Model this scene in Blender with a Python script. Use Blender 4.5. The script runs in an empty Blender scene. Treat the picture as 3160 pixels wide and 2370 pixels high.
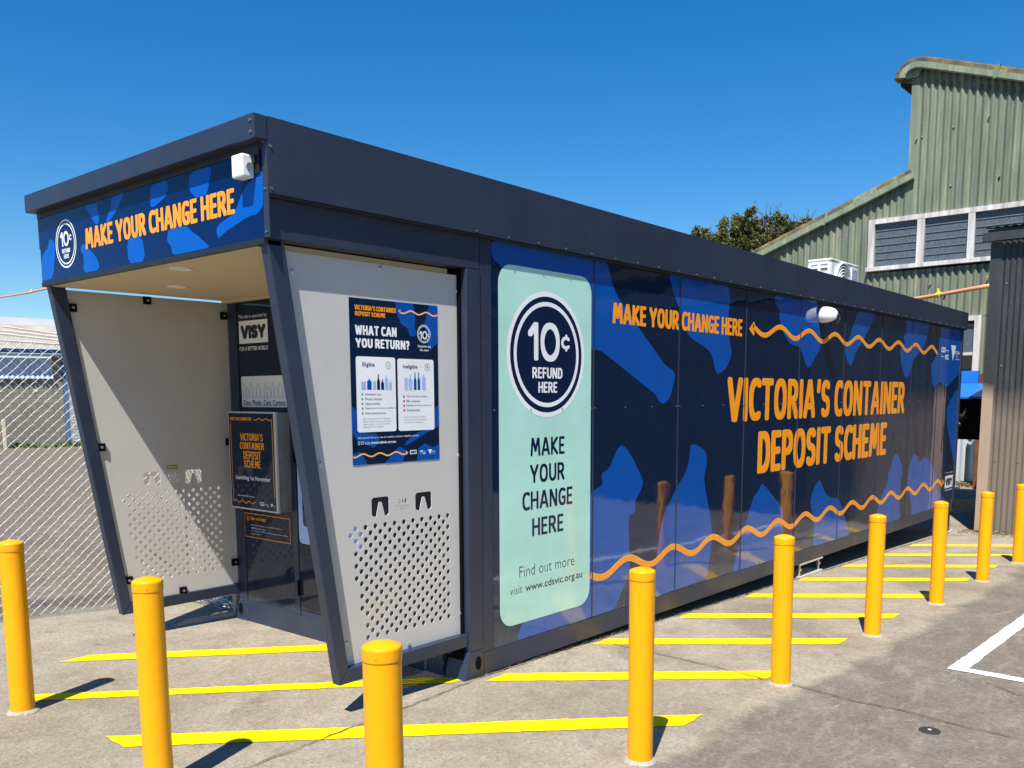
import bpy, bmesh, math, random
from mathutils import Vector, Matrix, noise
random.seed(7)
sc = bpy.context.scene
COL = sc.collection

# ------------------------------------------------------------------ camera
CAM_M = Matrix(((0.6522765, 0.0965008, -0.7518131, -3.74849), (-0.757972, 0.0781833, -0.6475846, -3.64133), (-0.0037132, 0.9922575, 0.124142, 1.70278), (0, 0, 0, 1)))
cam_d = bpy.data.cameras.new("camera")
cam = bpy.data.objects.new("camera", cam_d)
COL.objects.link(cam)
cam.matrix_world = CAM_M
cam_d.sensor_width = 36.0
cam_d.lens = 31.4902
cam_d.shift_x = -0.002595
cam_d.shift_y = 0.121007
cam_d.clip_start = 0.05
cam_d.clip_end = 2000.0
sc.camera = cam

# ------------------------------------------------------------------ sky, sun, exposure
SUN_EL = math.radians(57.5)
SUN_DX, SUN_DY = -0.915, -0.403          # horizontal direction towards the sun
w = bpy.data.worlds.new("World")
sc.world = w
w.use_nodes = True
nt = w.node_tree
sky = nt.nodes.new("ShaderNodeTexSky")
sky.sky_type = 'NISHITA'
sky.sun_disc = False
sky.sun_elevation = SUN_EL
sky.sun_rotation = math.atan2(SUN_DX, SUN_DY)
sky.air_density = 1.0
sky.dust_density = 0.05
sky.ozone_density = 6.0
hsv = nt.nodes.new("ShaderNodeHueSaturation")
hsv.inputs['Saturation'].default_value = 1.33
bg = nt.nodes["Background"]
bg.inputs['Strength'].default_value = 0.085
nt.links.new(sky.outputs[0], hsv.inputs['Color'])
nt.links.new(hsv.outputs[0], bg.inputs['Color'])
sun_d = bpy.data.lights.new("sun", 'SUN')
sun_d.energy = 5.0
sun_d.angle = math.radians(0.5)
sun_d.color = (1.0, 0.955, 0.88)
sun = bpy.data.objects.new("sun", sun_d)
COL.objects.link(sun)
ch = math.cos(SUN_EL) / math.hypot(SUN_DX, SUN_DY)
sun_dir = Vector((SUN_DX * ch, SUN_DY * ch, math.sin(SUN_EL)))
sun.rotation_euler = sun_dir.to_track_quat('Z', 'Y').to_euler()
sc.view_settings.view_transform = 'Standard'
sc.view_settings.look = 'None'
sc.view_settings.exposure = 0.70
sc.view_settings.gamma = 1.0

# ------------------------------------------------------------------ helpers
ORG = {}

def gz(x):
    """height of the sloping yard"""
    return -0.0298 * max(-9.0, min(11.0, x))

def props(o, label=None, cat=None, group=None, kind=None):
    if label: o['label'] = label
    if cat: o['category'] = cat
    if group: o['group'] = group
    if kind: o['kind'] = kind
    return o

def thing(name, loc, label, cat, group=None):
    o = bpy.data.objects.new(name, None)
    o.empty_display_size = 0.2
    COL.objects.link(o)
    o.location = loc
    ORG[o.name] = Vector(loc)
    return props(o, label, cat, group)

def link_mesh(name, me, parent=None, smooth=False):
    o = bpy.data.objects.new(name, me)
    COL.objects.link(o)
    if parent is not None:
        org = ORG[parent.name]
        me.transform(Matrix.Translation(-org))
        o.parent = parent
        ORG[o.name] = org
    else:
        ORG[o.name] = Vector((0, 0, 0))
    if smooth:
        for p in me.polygons: p.use_smooth = True
    return o

class MB:
    def __init__(self):
        self.v = []; self.f = []; self.m = []; self.mats = []; self.sm = []
        self.cur = 0; self.smooth = False
    def mat(self, m):
        if m not in self.mats: self.mats.append(m)
        self.cur = self.mats.index(m)
        return self
    def face(self, pts):
        b = len(self.v)
        self.v += [tuple(p) for p in pts]
        self.f.append(tuple(range(b, b + len(pts)))); self.m.append(self.cur); self.sm.append(self.smooth)
    def idx(self, verts, faces):
        b = len(self.v)
        self.v += [tuple(p) for p in verts]
        for f in faces:
            self.f.append(tuple(b + i for i in f)); self.m.append(self.cur); self.sm.append(self.smooth)
    def box(self, x0, x1, y0, y1, z0, z1):
        V = [(x0,y0,z0),(x1,y0,z0),(x1,y1,z0),(x0,y1,z0),(x0,y0,z1),(x1,y0,z1),(x1,y1,z1),(x0,y1,z1)]
        self.idx(V, [(0,3,2,1),(4,5,6,7),(0,1,5,4),(1,2,6,5),(2,3,7,6),(3,0,4,7)])
    def hexa(self, V):
        self.idx(V, [(0,3,2,1),(4,5,6,7),(0,1,5,4),(1,2,6,5),(2,3,7,6),(3,0,4,7)])
    def prism(self, pts, fn, d0, d1):
        """polygon pts (s,t) extruded between depths d0 and d1; fn(s,t,d) -> xyz"""
        n = len(pts)
        A = [fn(s, t, d0) for s, t in pts]; B = [fn(s, t, d1) for s, t in pts]
        fs = [tuple(range(n))[::-1], tuple(range(n, 2*n))]
        for i in range(n):
            j = (i + 1) % n
            fs.append((i, j, n + j, n + i))
        self.idx(A + B, fs)
    def tube(self, path, r, n=8, cap=True, radii=None):
        path = [Vector(p) for p in path]
        rings = []
        up = Vector((0, 0, 1))
        for i, p in enumerate(path):
            a = path[max(0, i-1)]; b = path[min(len(path)-1, i+1)]
            d = (b - a).normalized()
            s = d.cross(up)
            if s.length < 1e-3: s = d.cross(Vector((1, 0, 0)))
            s.normalize(); t = s.cross(d)
            rr = radii[i] if radii else r
            rings.append([p + s*rr*math.cos(2*math.pi*k/n) + t*rr*math.sin(2*math.pi*k/n) for k in range(n)])
        V = [q for R_ in rings for q in R_]; F = []
        for i in range(len(path)-1):
            for k in range(n):
                F.append((i*n+k, i*n+(k+1)%n, (i+1)*n+(k+1)%n, (i+1)*n+k))
        if cap:
            F.append(tuple(range(n))[::-1]); F.append(tuple((len(path)-1)*n+k for k in range(n)))
        self.idx(V, F)
    def lathe(self, prof, cx, cy, n=32, cap=True):
        """prof: list of (r,z) from bottom to top, round a vertical axis"""
        V = []; F = []
        for r, z in prof:
            for k in range(n):
                a = 2*math.pi*k/n
                V.append((cx + r*math.cos(a), cy + r*math.sin(a), z))
        for i in range(len(prof)-1):
            for k in range(n):
                F.append((i*n+k, i*n+(k+1)%n, (i+1)*n+(k+1)%n, (i+1)*n+k))
        if cap: F.append(tuple(range(n))[::-1]); F.append(tuple((len(prof)-1)*n+k for k in range(n)))
        self.idx(V, F)
    def build(self, name, parent=None, bevel=0.0, recalc=True):
        me = bpy.data.meshes.new(name)
        me.from_pydata(self.v, [], self.f)
        for m in self.mats: me.materials.append(m)
        me.polygons.foreach_set('material_index', self.m)
        me.polygons.foreach_set('use_smooth', self.sm)
        if recalc:
            bm = bmesh.new(); bm.from_mesh(me)
            bmesh.ops.recalc_face_normals(bm, faces=bm.faces)
            bm.to_mesh(me); bm.free()
        me.update()
        o = link_mesh(name, me, parent)
        if bevel:
            md = o.modifiers.new('bevel', 'BEVEL'); md.width = bevel; md.segments = 2
            md.limit_method = 'ANGLE'; md.angle_limit = math.radians(40)
            md.harden_normals = False
        return o

# ---- node helpers
def new_mat(name):
    m = bpy.data.materials.new(name); m.use_nodes = True
    return m, m.node_tree, m.node_tree.nodes['Principled BSDF']

def N(nt, t, **kw):
    n = nt.nodes.new(t)
    for k, v in kw.items(): setattr(n, k, v)
    return n

def noise_tex(nt, scale, detail=3, rough=0.55, vec=None, dist=0.0):
    n = N(nt, 'ShaderNodeTexNoise')
    n.inputs['Scale'].default_value = scale; n.inputs['Detail'].default_value = detail
    n.inputs['Roughness'].default_value = rough; n.inputs['Distortion'].default_value = dist
    if vec is not None: nt.links.new(vec, n.inputs['Vector'])
    return n.outputs['Fac']

def ramp(nt, fac, stops):
    r = N(nt, 'ShaderNodeValToRGB')
    e = r.color_ramp.elements
    while len(e) < len(stops): e.new(0.5)
    for i, (p, c) in enumerate(stops):
        e[i].position = p; e[i].color = (*c, 1) if len(c) == 3 else c
    nt.links.new(fac, r.inputs['Fac'])
    return r.outputs['Color']

def mixc(nt, fac, a, b, blend='MIX'):
    m = N(nt, 'ShaderNodeMix'); m.data_type = 'RGBA'; m.blend_type = blend
    for s, v in ((m.inputs[0], fac), (m.inputs[6], a), (m.inputs[7], b)):
        if hasattr(v, 'is_output') or isinstance(v, bpy.types.NodeSocket): nt.links.new(v, s)
        elif isinstance(v, (int, float)): s.default_value = v
        else: s.default_value = (*v, 1)
    return m.outputs[2]

def mathn(nt, op, a, b=0.0, c=None, clamp=False):
    m = N(nt, 'ShaderNodeMath'); m.operation = op; m.use_clamp = clamp
    vals = (a, b) if c is None else (a, b, c)
    for i, v in enumerate(vals):
        if isinstance(v, bpy.types.NodeSocket): nt.links.new(v, m.inputs[i])
        else: m.inputs[i].default_value = v
    return m.outputs[0]

def coords(nt, scale=(1, 1, 1)):
    g = N(nt, 'ShaderNodeNewGeometry')
    mp = N(nt, 'ShaderNodeMapping'); mp.inputs['Scale'].default_value = scale
    nt.links.new(g.outputs['Position'], mp.inputs['Vector'])
    return mp.outputs[0]

def sep(nt, vec):
    s = N(nt, 'ShaderNodeSeparateXYZ'); nt.links.new(vec, s.inputs[0]); return s.outputs

def bump(nt, bs, height, dist, strength=1.0):
    b = N(nt, 'ShaderNodeBump'); b.inputs['Distance'].default_value = dist; b.inputs['Strength'].default_value = strength
    nt.links.new(height, b.inputs['Height']); nt.links.new(b.outputs[0], bs.inputs['Normal'])

def paint(name, col, rough=0.4, var=0.12, scale=3.0, metallic=0.0, bmp=0.0, bscale=5.0, spec=0.5, dirt=None, dscale=1.6):
    """solid colour with a little uneven wear"""
    m, nt, bs = new_mat(name)
    p = coords(nt)
    a = tuple(c*(1-var) for c in col); b = tuple(min(1, c*(1+var)) for c in col)
    c = ramp(nt, noise_tex(nt, scale, 5, 0.6, p), [(0.3, a), (0.7, b)])
    if dirt:
        f = ramp(nt, noise_tex(nt, dscale, 8, 0.7, p), [(0.52, (0, 0, 0)), (0.75, (1, 1, 1))])
        f2 = mathn(nt, 'MULTIPLY', f, dirt[1])
        c = mixc(nt, f2, c, dirt[0])
    nt.links.new(c, bs.inputs['Base Color'])
    r = ramp(nt, noise_tex(nt, scale*2.3, 4, 0.6, p), [(0.3, (rough*0.8,)*3), (0.7, (min(1, rough*1.25),)*3)])
    nt.links.new(r, bs.inputs['Roughness'])
    bs.inputs['Metallic'].default_value = metallic
    bs.inputs['Specular IOR Level'].default_value = spec
    if bmp: bump(nt, bs, noise_tex(nt, bscale, 3, 0.5, p), bmp)
    return m

def vinyl(name, col, rough=0.045, wob=0.0030, ior=1.85):
    """printed glossy vinyl on slightly wavy sheet; the far half shows the corrugation beneath"""
    m, nt, bs = new_mat(name)
    p = coords(nt)
    c = ramp(nt, noise_tex(nt, 2.2, 4, 0.6, p), [(0.3, tuple(k*0.93 for k in col)), (0.7, tuple(min(1, k*1.07) for k in col))])
    dust = ramp(nt, noise_tex(nt, 160.0, 2, 0.5, p), [(0.70, (0, 0, 0)), (0.76, (1, 1, 1))])
    dz = sep(nt, p)[2]
    low = mathn(nt, 'MULTIPLY', mathn(nt, 'SUBTRACT', 0.7, dz, clamp=True), 0.30)
    film = mathn(nt, 'MULTIPLY', low, ramp(nt, noise_tex(nt, 5.0, 6, 0.7, p), [(0.35, (0.2,)*3), (0.7, (1,)*3)]))
    f = mathn(nt, 'ADD', film, mathn(nt, 'MULTIPLY', dust, 0.10))
    c = mixc(nt, f, c, (0.30, 0.28, 0.25))
    nt.links.new(c, bs.inputs['Base Color'])
    rr = mathn(nt, 'ADD', rough, mathn(nt, 'MULTIPLY', film, 0.30))
    nt.links.new(rr, bs.inputs['Roughness'])
    bs.inputs['IOR'].default_value = ior
    h1 = noise_tex(nt, 2.6, 2, 0.4, p)
    xs = sep(nt, p)[0]
    wave = mathn(nt, 'SINE', mathn(nt, 'MULTIPLY', xs, 2*math.pi/0.138))
    far = mathn(nt, 'MULTIPLY', mathn(nt, 'SUBTRACT', xs, 5.6), 0.45, clamp=True)
    h2 = mathn(nt, 'MULTIPLY', mathn(nt, 'MULTIPLY', wave, far), mathn(nt, 'MULTIPLY', noise_tex(nt, 1.3, 2, 0.5, p), 0.09))
    h3 = mathn(nt, 'MULTIPLY', noise_tex(nt, 9.0, 2, 0.5, p), 0.09)
    bump(nt, bs, mathn(nt, 'ADD', mathn(nt, 'ADD', h1, h3), h2), wob)
    return m

# ------------------------------------------------------------------ materials
NAVY = (0.0008, 0.0120, 0.042); BLUE = (0.0006, 0.078, 0.37)
M_navy = vinyl("navy_vinyl", NAVY)
M_blue = vinyl("blue_vinyl", BLUE)
M_navy_shaded = vinyl("navy_vinyl_shaded", (0.0008, 0.0095, 0.034), ior=1.45)  # darker copy of the navy, canopy shade put into its colour
M_navy_sunlit = vinyl("navy_vinyl_sunlit", (0.0006, 0.0105, 0.075), ior=1.36)  # bluer copy of the navy, sunlight on the sign put into its colour
M_blue_sunlit = vinyl("blue_vinyl_sunlit", (0.0006, 0.088, 0.43), ior=1.36)  # brighter copy of the blue, coloured as if sunlit
M_orange = vinyl("orange_vinyl", (0.98, 0.335, 0.010), 0.14, ior=1.38)
M_orange_pale = vinyl("orange_edge_vinyl", (0.95, 0.48, 0.17), 0.14, ior=1.38)
M_mint = vinyl("mint_vinyl", (0.44, 0.745, 0.65), 0.07, ior=1.6)
M_white = vinyl("white_vinyl", (0.82, 0.84, 0.86), 0.12, ior=1.5)
M_ink = vinyl("navy_lettering", (0.003, 0.012, 0.045), 0.10, ior=1.6)
M_green = paint("green_print", (0.10, 0.42, 0.18), 0.3)
M_red = paint("red_print", (0.55, 0.03, 0.03), 0.3)
M_greyink = paint("grey_print", (0.16, 0.17, 0.22), 0.4)
M_paleblue = paint("pale_blue_print", (0.35, 0.52, 0.85), 0.3)
M_steel = paint("navy_steel", (0.022, 0.032, 0.060), 0.38, 0.10, 2.0, bmp=0.0012, bscale=2.5, dirt=((0.11, 0.105, 0.10), 0.22))
def flashing_mat():
    m, nt, bs = new_mat("navy_flashing")
    p = coords(nt)
    c = ramp(nt, noise_tex(nt, 1.3, 5, 0.6, p), [(0.3, (.018, .026, .049)), (0.7, (.024, .034, .062))])
    st = ramp(nt, noise_tex(nt, 2.0, 6, 0.65, coords(nt, (3.5, 3.5, .35))), [(0.50, (0, 0, 0)), (0.78, (.06,)*3)])
    c = mixc(nt, st, c, (.12, .115, .11))
    sp_ = ramp(nt, noise_tex(nt, 70.0, 3, 0.6, p), [(0.69, (0, 0, 0)), (0.75, (.25,)*3)])
    c = mixc(nt, sp_, c, (.25, .24, .22))
    nt.links.new(c, bs.inputs['Base Color'])
    nt.links.new(ramp(nt, noise_tex(nt, 1.7, 5, 0.6, p), [(0.3, (.34,)*3), (0.7, (.52,)*3)]), bs.inputs['Roughness'])
    bump(nt, bs, noise_tex(nt, 1.3, 3, 0.45, p), .007)
    return m
M_flash = flashing_mat()
M_trim = paint("dark_trim", (0.012, 0.013, 0.016), 0.45)
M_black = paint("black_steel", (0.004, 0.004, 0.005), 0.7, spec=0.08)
M_alu = paint("pale_aluminium_sheet", (0.53, 0.515, 0.49), 0.34, 0.03, 3.0, bmp=0.003, bscale=0.9, dirt=((0.25, 0.24, 0.22), 0.08))
M_soffit = paint("cream_soffit", (0.62, 0.51, 0.33), 0.5, 0.02, 1.0)
M_screw = paint("painted_screw", (0.10, 0.11, 0.14), 0.35)
M_bolt = paint("zinc_bolt", (0.55, 0.55, 0.56), 0.3, metallic=0.8)
M_whiteplastic = paint("white_plastic", (0.78, 0.78, 0.76), 0.35, 0.04)
M_lens = paint("dark_lens", (0.01, 0.01, 0.012), 0.08)
M_acrylic = paint("grey_acrylic", (0.20, 0.21, 0.22), 0.12, 0.15, 8)

# ------------------------------------------------------------------ text
def text_geo(body, offset=0.0, spacing=1.0, res=3):
    cu = bpy.data.curves.new("txt", 'FONT')
    cu.body = body; cu.size = 1.0; cu.offset = offset; cu.space_character = spacing
    cu.resolution_u = res; cu.fill_mode = 'FRONT'
    o = bpy.data.objects.new("txt", cu)
    COL.objects.link(o)
    dg = bpy.context.evaluated_depsgraph_get()
    me = bpy.data.meshes.new_from_object(o.evaluated_get(dg))
    V = [(v.co.x, v.co.y) for v in me.vertices]; F = [tuple(p.vertices) for p in me.polygons]
    bpy.data.objects.remove(o); bpy.data.curves.remove(cu); bpy.data.meshes.remove(me)
    return V, F

def fit(V):
    xs = [v[0] for v in V]; ys = [v[1] for v in V]
    return min(xs), max(xs), min(ys), max(ys)

def add_text(mb, body, plane, L, R_, B, T, mat, d, weight=0.0, outline=None, spacing=1.0, od=0.0006):
    """letters fitted to the rectangle L..R_, B..T of a plane; plane(s,t,d) -> xyz"""
    V, F = text_geo(body, weight, spacing)
    x0, x1, y0, y1 = fit(V)
    tr = lambda v: (L + (v[0]-x0)/(x1-x0)*(R_-L), B + (v[1]-y0)/(y1-y0)*(T-B))
    if outline:
        V2, F2 = text_geo(body, weight + outline[1], spacing)
        mb.mat(outline[0]); mb.idx([plane(*tr(v), d) for v in V2], F2)
        d += od
    mb.mat(mat); mb.idx([plane(*tr(v), d) for v in V], F)

def lettering(body, plane, L, R_, B, T, mat, d, parent, **kw):
    mb = MB(); add_text(mb, body, plane, L, R_, B, T, mat, d, **kw)
    return mb.build('lettering', parent, recalc=False)


# ---- heavy rounded sign lettering drawn with a broad round pen (own glyphs)
def _arc(cx, cy, rx, ry, a0, a1, n=14, e=2.35):
    out = []
    for k in range(n+1):
        a = math.radians(a0+(a1-a0)*k/n); c = math.cos(a); s = math.sin(a)
        out.append((cx+rx*math.copysign(abs(c)**(2/e), c), cy+ry*math.copysign(abs(s)**(2/e), s)))
    return out
def glyph(ch):
    """strokes in a box 0..w by 0..1 (pen centre line); returns (w, strokes)"""
    A = _arc
    G = {
     'A': (.98, [[(0, 0), (.42, 1), (.56, 1), (.98, 0)], [(.17, .27), (.81, .27)]]),
     'B': (.74, [[(0, 0), (0, 1)] + A(.36, .76, .34, .24, 90, -90, 10), [(0, .52)] + A(.38, .26, .36, .26, 90, -90, 10) + [(0, 0)]]),
     'C': (.70, [A(.48, .5, .48, .5, 58, 302, 22)]),
     'D': (.80, [[(0, 0), (0, 1), (.22, 1)] + A(.30, .5, .50, .5, 80, -80, 14) + [(.22, 0), (0, 0)]]),
     'E': (.60, [[(.60, 1), (0, 1), (0, 0), (.60, 0)], [(0, .51), (.52, .51)]]),
     'F': (.58, [[(.58, 1), (0, 1), (0, 0)], [(0, .50), (.50, .50)]]),
     'G': (.80, [A(.48, .5, .48, .5, 55, 300, 22) + [(.80, .08), (.80, .46), (.50, .46)]]),
     'H': (.82, [[(0, 0), (0, 1)], [(.82, 0), (.82, 1)], [(0, .52), (.82, .52)]]),
     'I': (.0, [[(0, 0), (0, 1)]]),
     'K': (.80, [[(0, 0), (0, 1)], [(.76, 1), (.10, .50), (.82, 0)]]),
     'L': (.58, [[(0, 1), (0, 0), (.58, 0)]]),
     'M': (1.18, [[(0, 0), (.14, 1), (.22, 1), (.59, .28), (.96, 1), (1.04, 1), (1.18, 0)]]),
     'N': (.86, [[(0, 0), (0, 1), (.06, 1), (.80, 0), (.86, 0), (.86, 1)]]),
     'O': (.92, [A(.46, .5, .46, .5, 0, 360, 32)]),
     'P': (.74, [[(0, 0), (0, 1), (.20, 1)] + A(.30, .72, .44, .28, 85, -85, 12) + [(.2, .44), (0, .44)]]),
     'R': (.80, [[(0, 0), (0, 1), (.20, 1)] + A(.30, .74, .44, .26, 85, -85, 12) + [(.2, .48), (0, .48)], [(.40, .46), (.80, 0)]]),
     'S': (.72, [A(.37, .75, .36, .25, 38, 270, 16, 2.1)[:-1] + A(.35, .25, .37, .25, 90, -142, 16, 2.1)]),
     'T': (.78, [[(0, 1), (.78, 1)], [(.39, 1), (.39, 0)]]),
     'U': (.82, [[(0, 1)] + A(.41, .42, .41, .42, 180, 360, 16, 2.2) + [(.82, 1)]]),
     'V': (.94, [[(0, 1), (.42, 0), (.52, 0), (.94, 1)]]),
     'W': (1.36, [[(0, 1), (.28, 0), (.36, 0), (.68, .92), (1.0, 0), (1.08, 0), (1.36, 1)]]),
     'Y': (.92, [[(0, 1), (.46, .40), (.92, 1)], [(.46, .40), (.46, 0)]]),
     '?': (.56, [A(.26, .74, .28, .26, 150, -50, 14, 2.0) + [(.26, .42), (.26, .32)], [(.26, .0), (.26, .005)]]),
     '\u2019': (.10, [[(.10, 1.02), (.05, .78)]]),
     '1': (.36, [[(0, .74), (.32, 1), (.36, 1), (.36, 0)]]),
     '0': (.86, [A(.43, .5, .43, .5, 0, 360, 36, 2.1)]),
     '\u00a2': (.70, [A(.44, .5, .44, .40, 48, 312, 20, 2.0), [(.46, .90), (.46, 1.06)], [(.46, .10), (.46, -.06)]]),
    }
    return G[ch]

def sign_geo(body, pen=.165, gap=.20, wx=.43, space=.34):
    """pieces [(pts, glyph index, piece index)] in a box of height 1"""
    out = []; x = 0.0; r = pen/2; h = 1-pen
    for gi, ch in enumerate(body):
        if ch == ' ': x += space*.62; continue
        w_, st = glyph(ch)
        for s in st:
            P = [(x + r + p[0]*wx, r + p[1]*h) for p in s]
            out.append((P, gi))
        x += w_*wx + pen + gap*.28
    return out

def add_sign(mb, body, plane, L, R_, B, T, mat, d, pen=.165, outline=None, wx=.43, gap=.20, od=.0007):
    S = sign_geo(body, pen, gap, wx)
    r = pen/2
    x0 = min(p[0] for P, g in S for p in P)-r; x1 = max(p[0] for P, g in S for p in P)+r
    tr = lambda x, y: (L+(x-x0)/(x1-x0)*(R_-L), B+y*(T-B))
    def hull(pts):
        pts = sorted(set(pts)); lo = []; hi = []
        for seq, out in ((pts, lo), (pts[::-1], hi)):
            for p in seq:
                while len(out) > 1 and (out[-1][0]-out[-2][0])*(p[1]-out[-2][1]) - (out[-1][1]-out[-2][1])*(p[0]-out[-2][0]) <= 1e-12: out.pop()
                out.append(p)
        return lo[:-1] + hi[:-1]
    def lay(rad, m, dep):
        mb.mat(m); last = None; k = 0
        pen_ = [(rad*math.copysign(abs(math.cos(a))**.55, math.cos(a)), rad*math.copysign(abs(math.sin(a))**.55, math.sin(a))) for a in [2*math.pi*(q_+.5)/16 for q_ in range(16)]]
        for P, g in S:
            if g != last: k = 0; last = g
            for a, b in zip(P[:-1], P[1:]):
                h_ = hull([(round(c[0]+e[0], 6), round(c[1]+e[1], 6)) for c in (a, b) for e in pen_])
                mb.face([plane(*tr(*p), dep+k*8e-6) for p in h_]); k += 1
    if outline: lay(r+outline[1], outline[0], d); d += od
    lay(r, mat, d)

def sign_lettering(body, plane, L, R_, B, T, mat, d, parent, **kw):
    mb = MB(); add_sign(mb, body, plane, L, R_, B, T, mat, d, **kw)
    return mb.build('lettering', parent, recalc=False)

def poly(mb, pts, plane, d, mat):
    mb.mat(mat); mb.face([plane(s, t, d) for s, t in pts])

def rect(mb, L, R_, B, T, plane, d, mat, rad=0.0, n=6):
    if rad <= 0:
        pts = [(L, B), (R_, B), (R_, T), (L, T)]
    else:
        sx = 1 if R_ > L else -1
        pts = []
        for cx, cy, a0 in ((R_-sx*rad, B+rad, -90), (R_-sx*rad, T-rad, 0), (L+sx*rad, T-rad, 90), (L+sx*rad, B+rad, 180)):
            for k in range(n+1):
                a = math.radians(a0 + 90*k/n)
                pts.append((cx + sx*rad*math.cos(a), cy + rad*math.sin(a)))
    poly(mb, pts, plane, d, mat)

def frame_line(mb, L, R_, B, T, th, plane, d, mat, rad=0.0):
    """outlined rectangle"""
    for a in ((L, R_, T-th, T), (L, R_, B, B+th)): rect(mb, *a, plane, d, mat)
    s = 1 if R_ > L else -1
    for a in ((L, L+s*th, B+th, T-th), (R_-s*th, R_, B+th, T-th)): rect(mb, *a, plane, d, mat)

def disc(mb, cx, cy, r, plane, d, mat, n=48):
    poly(mb, [(cx+r*math.cos(2*math.pi*k/n), cy+r*math.sin(2*math.pi*k/n)) for k in range(n)], plane, d, mat)

def ring(mb, cx, cy, r0, r1, plane, d, mat, n=48):
    mb.mat(mat)
    A = [plane(cx+r0*math.cos(2*math.pi*k/n), cy+r0*math.sin(2*math.pi*k/n), d) for k in range(n)]
    B = [plane(cx+r1*math.cos(2*math.pi*k/n), cy+r1*math.sin(2*math.pi*k/n), d) for k in range(n)]
    mb.idx(A+B, [(k, (k+1) % n, n+(k+1) % n, n+k) for k in range(n)])

def ribbon(mb, pts, th, plane, d, mat):
    mb.mat(mat); A = []; B = []
    for i, p in enumerate(pts):
        a = pts[max(0, i-1)]; b = pts[min(len(pts)-1, i+1)]
        dx, dy = b[0]-a[0], b[1]-a[1]; L = math.hypot(dx, dy)
        nx, ny = -dy/L*th/2, dx/L*th/2
        A.append((p[0]+nx, p[1]+ny)); B.append((p[0]-nx, p[1]-ny))
    n = len(pts)
    mb.idx([plane(s, t, d) for s, t in A+B], [(i, i+1, n+i+1, n+i) for i in range(n-1)])

def sine(x0, x1, zc, amp, lam, crest, n=160):
    return [(x, zc + amp*math.cos(2*math.pi*(x-crest)/lam)) for x in [x0+(x1-x0)*i/n for i in range(n+1)]]

def clip(pts, lo, hi):
    def half(P, inside, cut):
        out = []
        for i in range(len(P)):
            a, b = P[i-1], P[i]
            if inside(b):
                if not inside(a): out.append(cut(a, b))
                out.append(b)
            elif inside(a): out.append(cut(a, b))
        return out
    def at(x):
        return lambda a, b: (x, a[1] + (b[1]-a[1])*(x-a[0])/(b[0]-a[0]))
    P = half(pts, lambda p: p[0] >= lo, at(lo))
    return half(P, lambda p: p[0] <= hi, at(hi)) if P else P

def round_poly(pts, it=1):
    """soften the corners of a cut-out shape"""
    for _ in range(it):
        out = []
        for i in range(len(pts)):
            a, b = pts[i], pts[(i+1) % len(pts)]
            L = math.hypot(b[0]-a[0], b[1]-a[1])
            k = min(0.25, 0.03/max(L, 1e-6))
            out.append((a[0]+(b[0]-a[0])*k, a[1]+(b[1]-a[1])*k)); out.append((b[0]+(a[0]-b[0])*k, b[1]+(a[1]-b[1])*k))
        pts = out
    return pts

def P_side(s, t, d): return (s, -d, t)
def P_band(s, t, d): return (-1.276-d, s, t)
def P_end(s, t, d): return (-d, s, t)
def P_box(s, t, d): return (-0.12-d, s, t)
def P_pan(s, t, d): return (s, 0.05-d, t)
def P_lpan(s, t, d): return (s, 2.397-d, t)

def visy_logo(mb, L, R_, B, T, plane, d, ink=None):
    rect(mb, L, R_, B, T, plane, d, M_white)
    w_, h_ = R_-L, T-B
    add_sign(mb, "VISY", plane, L+w_*.07, R_-w_*.07, B+h_*.20, T-h_*.20, ink or M_ink, d+.0006, pen=.29, wx=.60, gap=-.05)

def cds_logo(mb, L, R_, B, T, plane, d):
    w_, h_ = R_-L, T-B
    add_sign(mb, "CDS", plane, L, L+w_*.56, B+h_*.56, T, M_white, d, pen=.2)
    add_sign(mb, "VIC", plane, L+w_*.55, R_, B, B+h_*.42, M_white, d, pen=.2)
    t = h_*.05
    rect(mb, L+w_*.60, R_-w_*.05, B+h_*.78-t, B+h_*.78, plane, d, M_white)
    rect(mb, R_-w_*.05-w_*.04, R_-w_*.05, B+h_*.58, B+h_*.78-t, plane, d, M_white)
    rect(mb, L+w_*.05, L+w_*.45, B+h_*.20, B+h_*.20+t, plane, d, M_white)
    rect(mb, L+w_*.05, L+w_*.09, B+h_*.20+t, B+h_*.38, plane, d, M_white)

def vic_logo(mb, L, R_, B, T, plane, d):
    w_, h_ = R_-L, T-B
    poly(mb, [(L, T), (L+w_*.55, T), (L+w_*.28, B)], plane, d, M_white)
    add_text(mb, "VICTORIA", plane, L+w_*.40, R_, B+h_*.44, B+h_*.66, M_white, d+.0006, weight=0.02)
    add_text(mb, "State", plane, L+w_*.60, L+w_*.80, B+h_*.26, B+h_*.38, M_white, d)
    add_text(mb, "Government", plane, L+w_*.60, R_, B+h_*.08, B+h_*.20, M_white, d)

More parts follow.
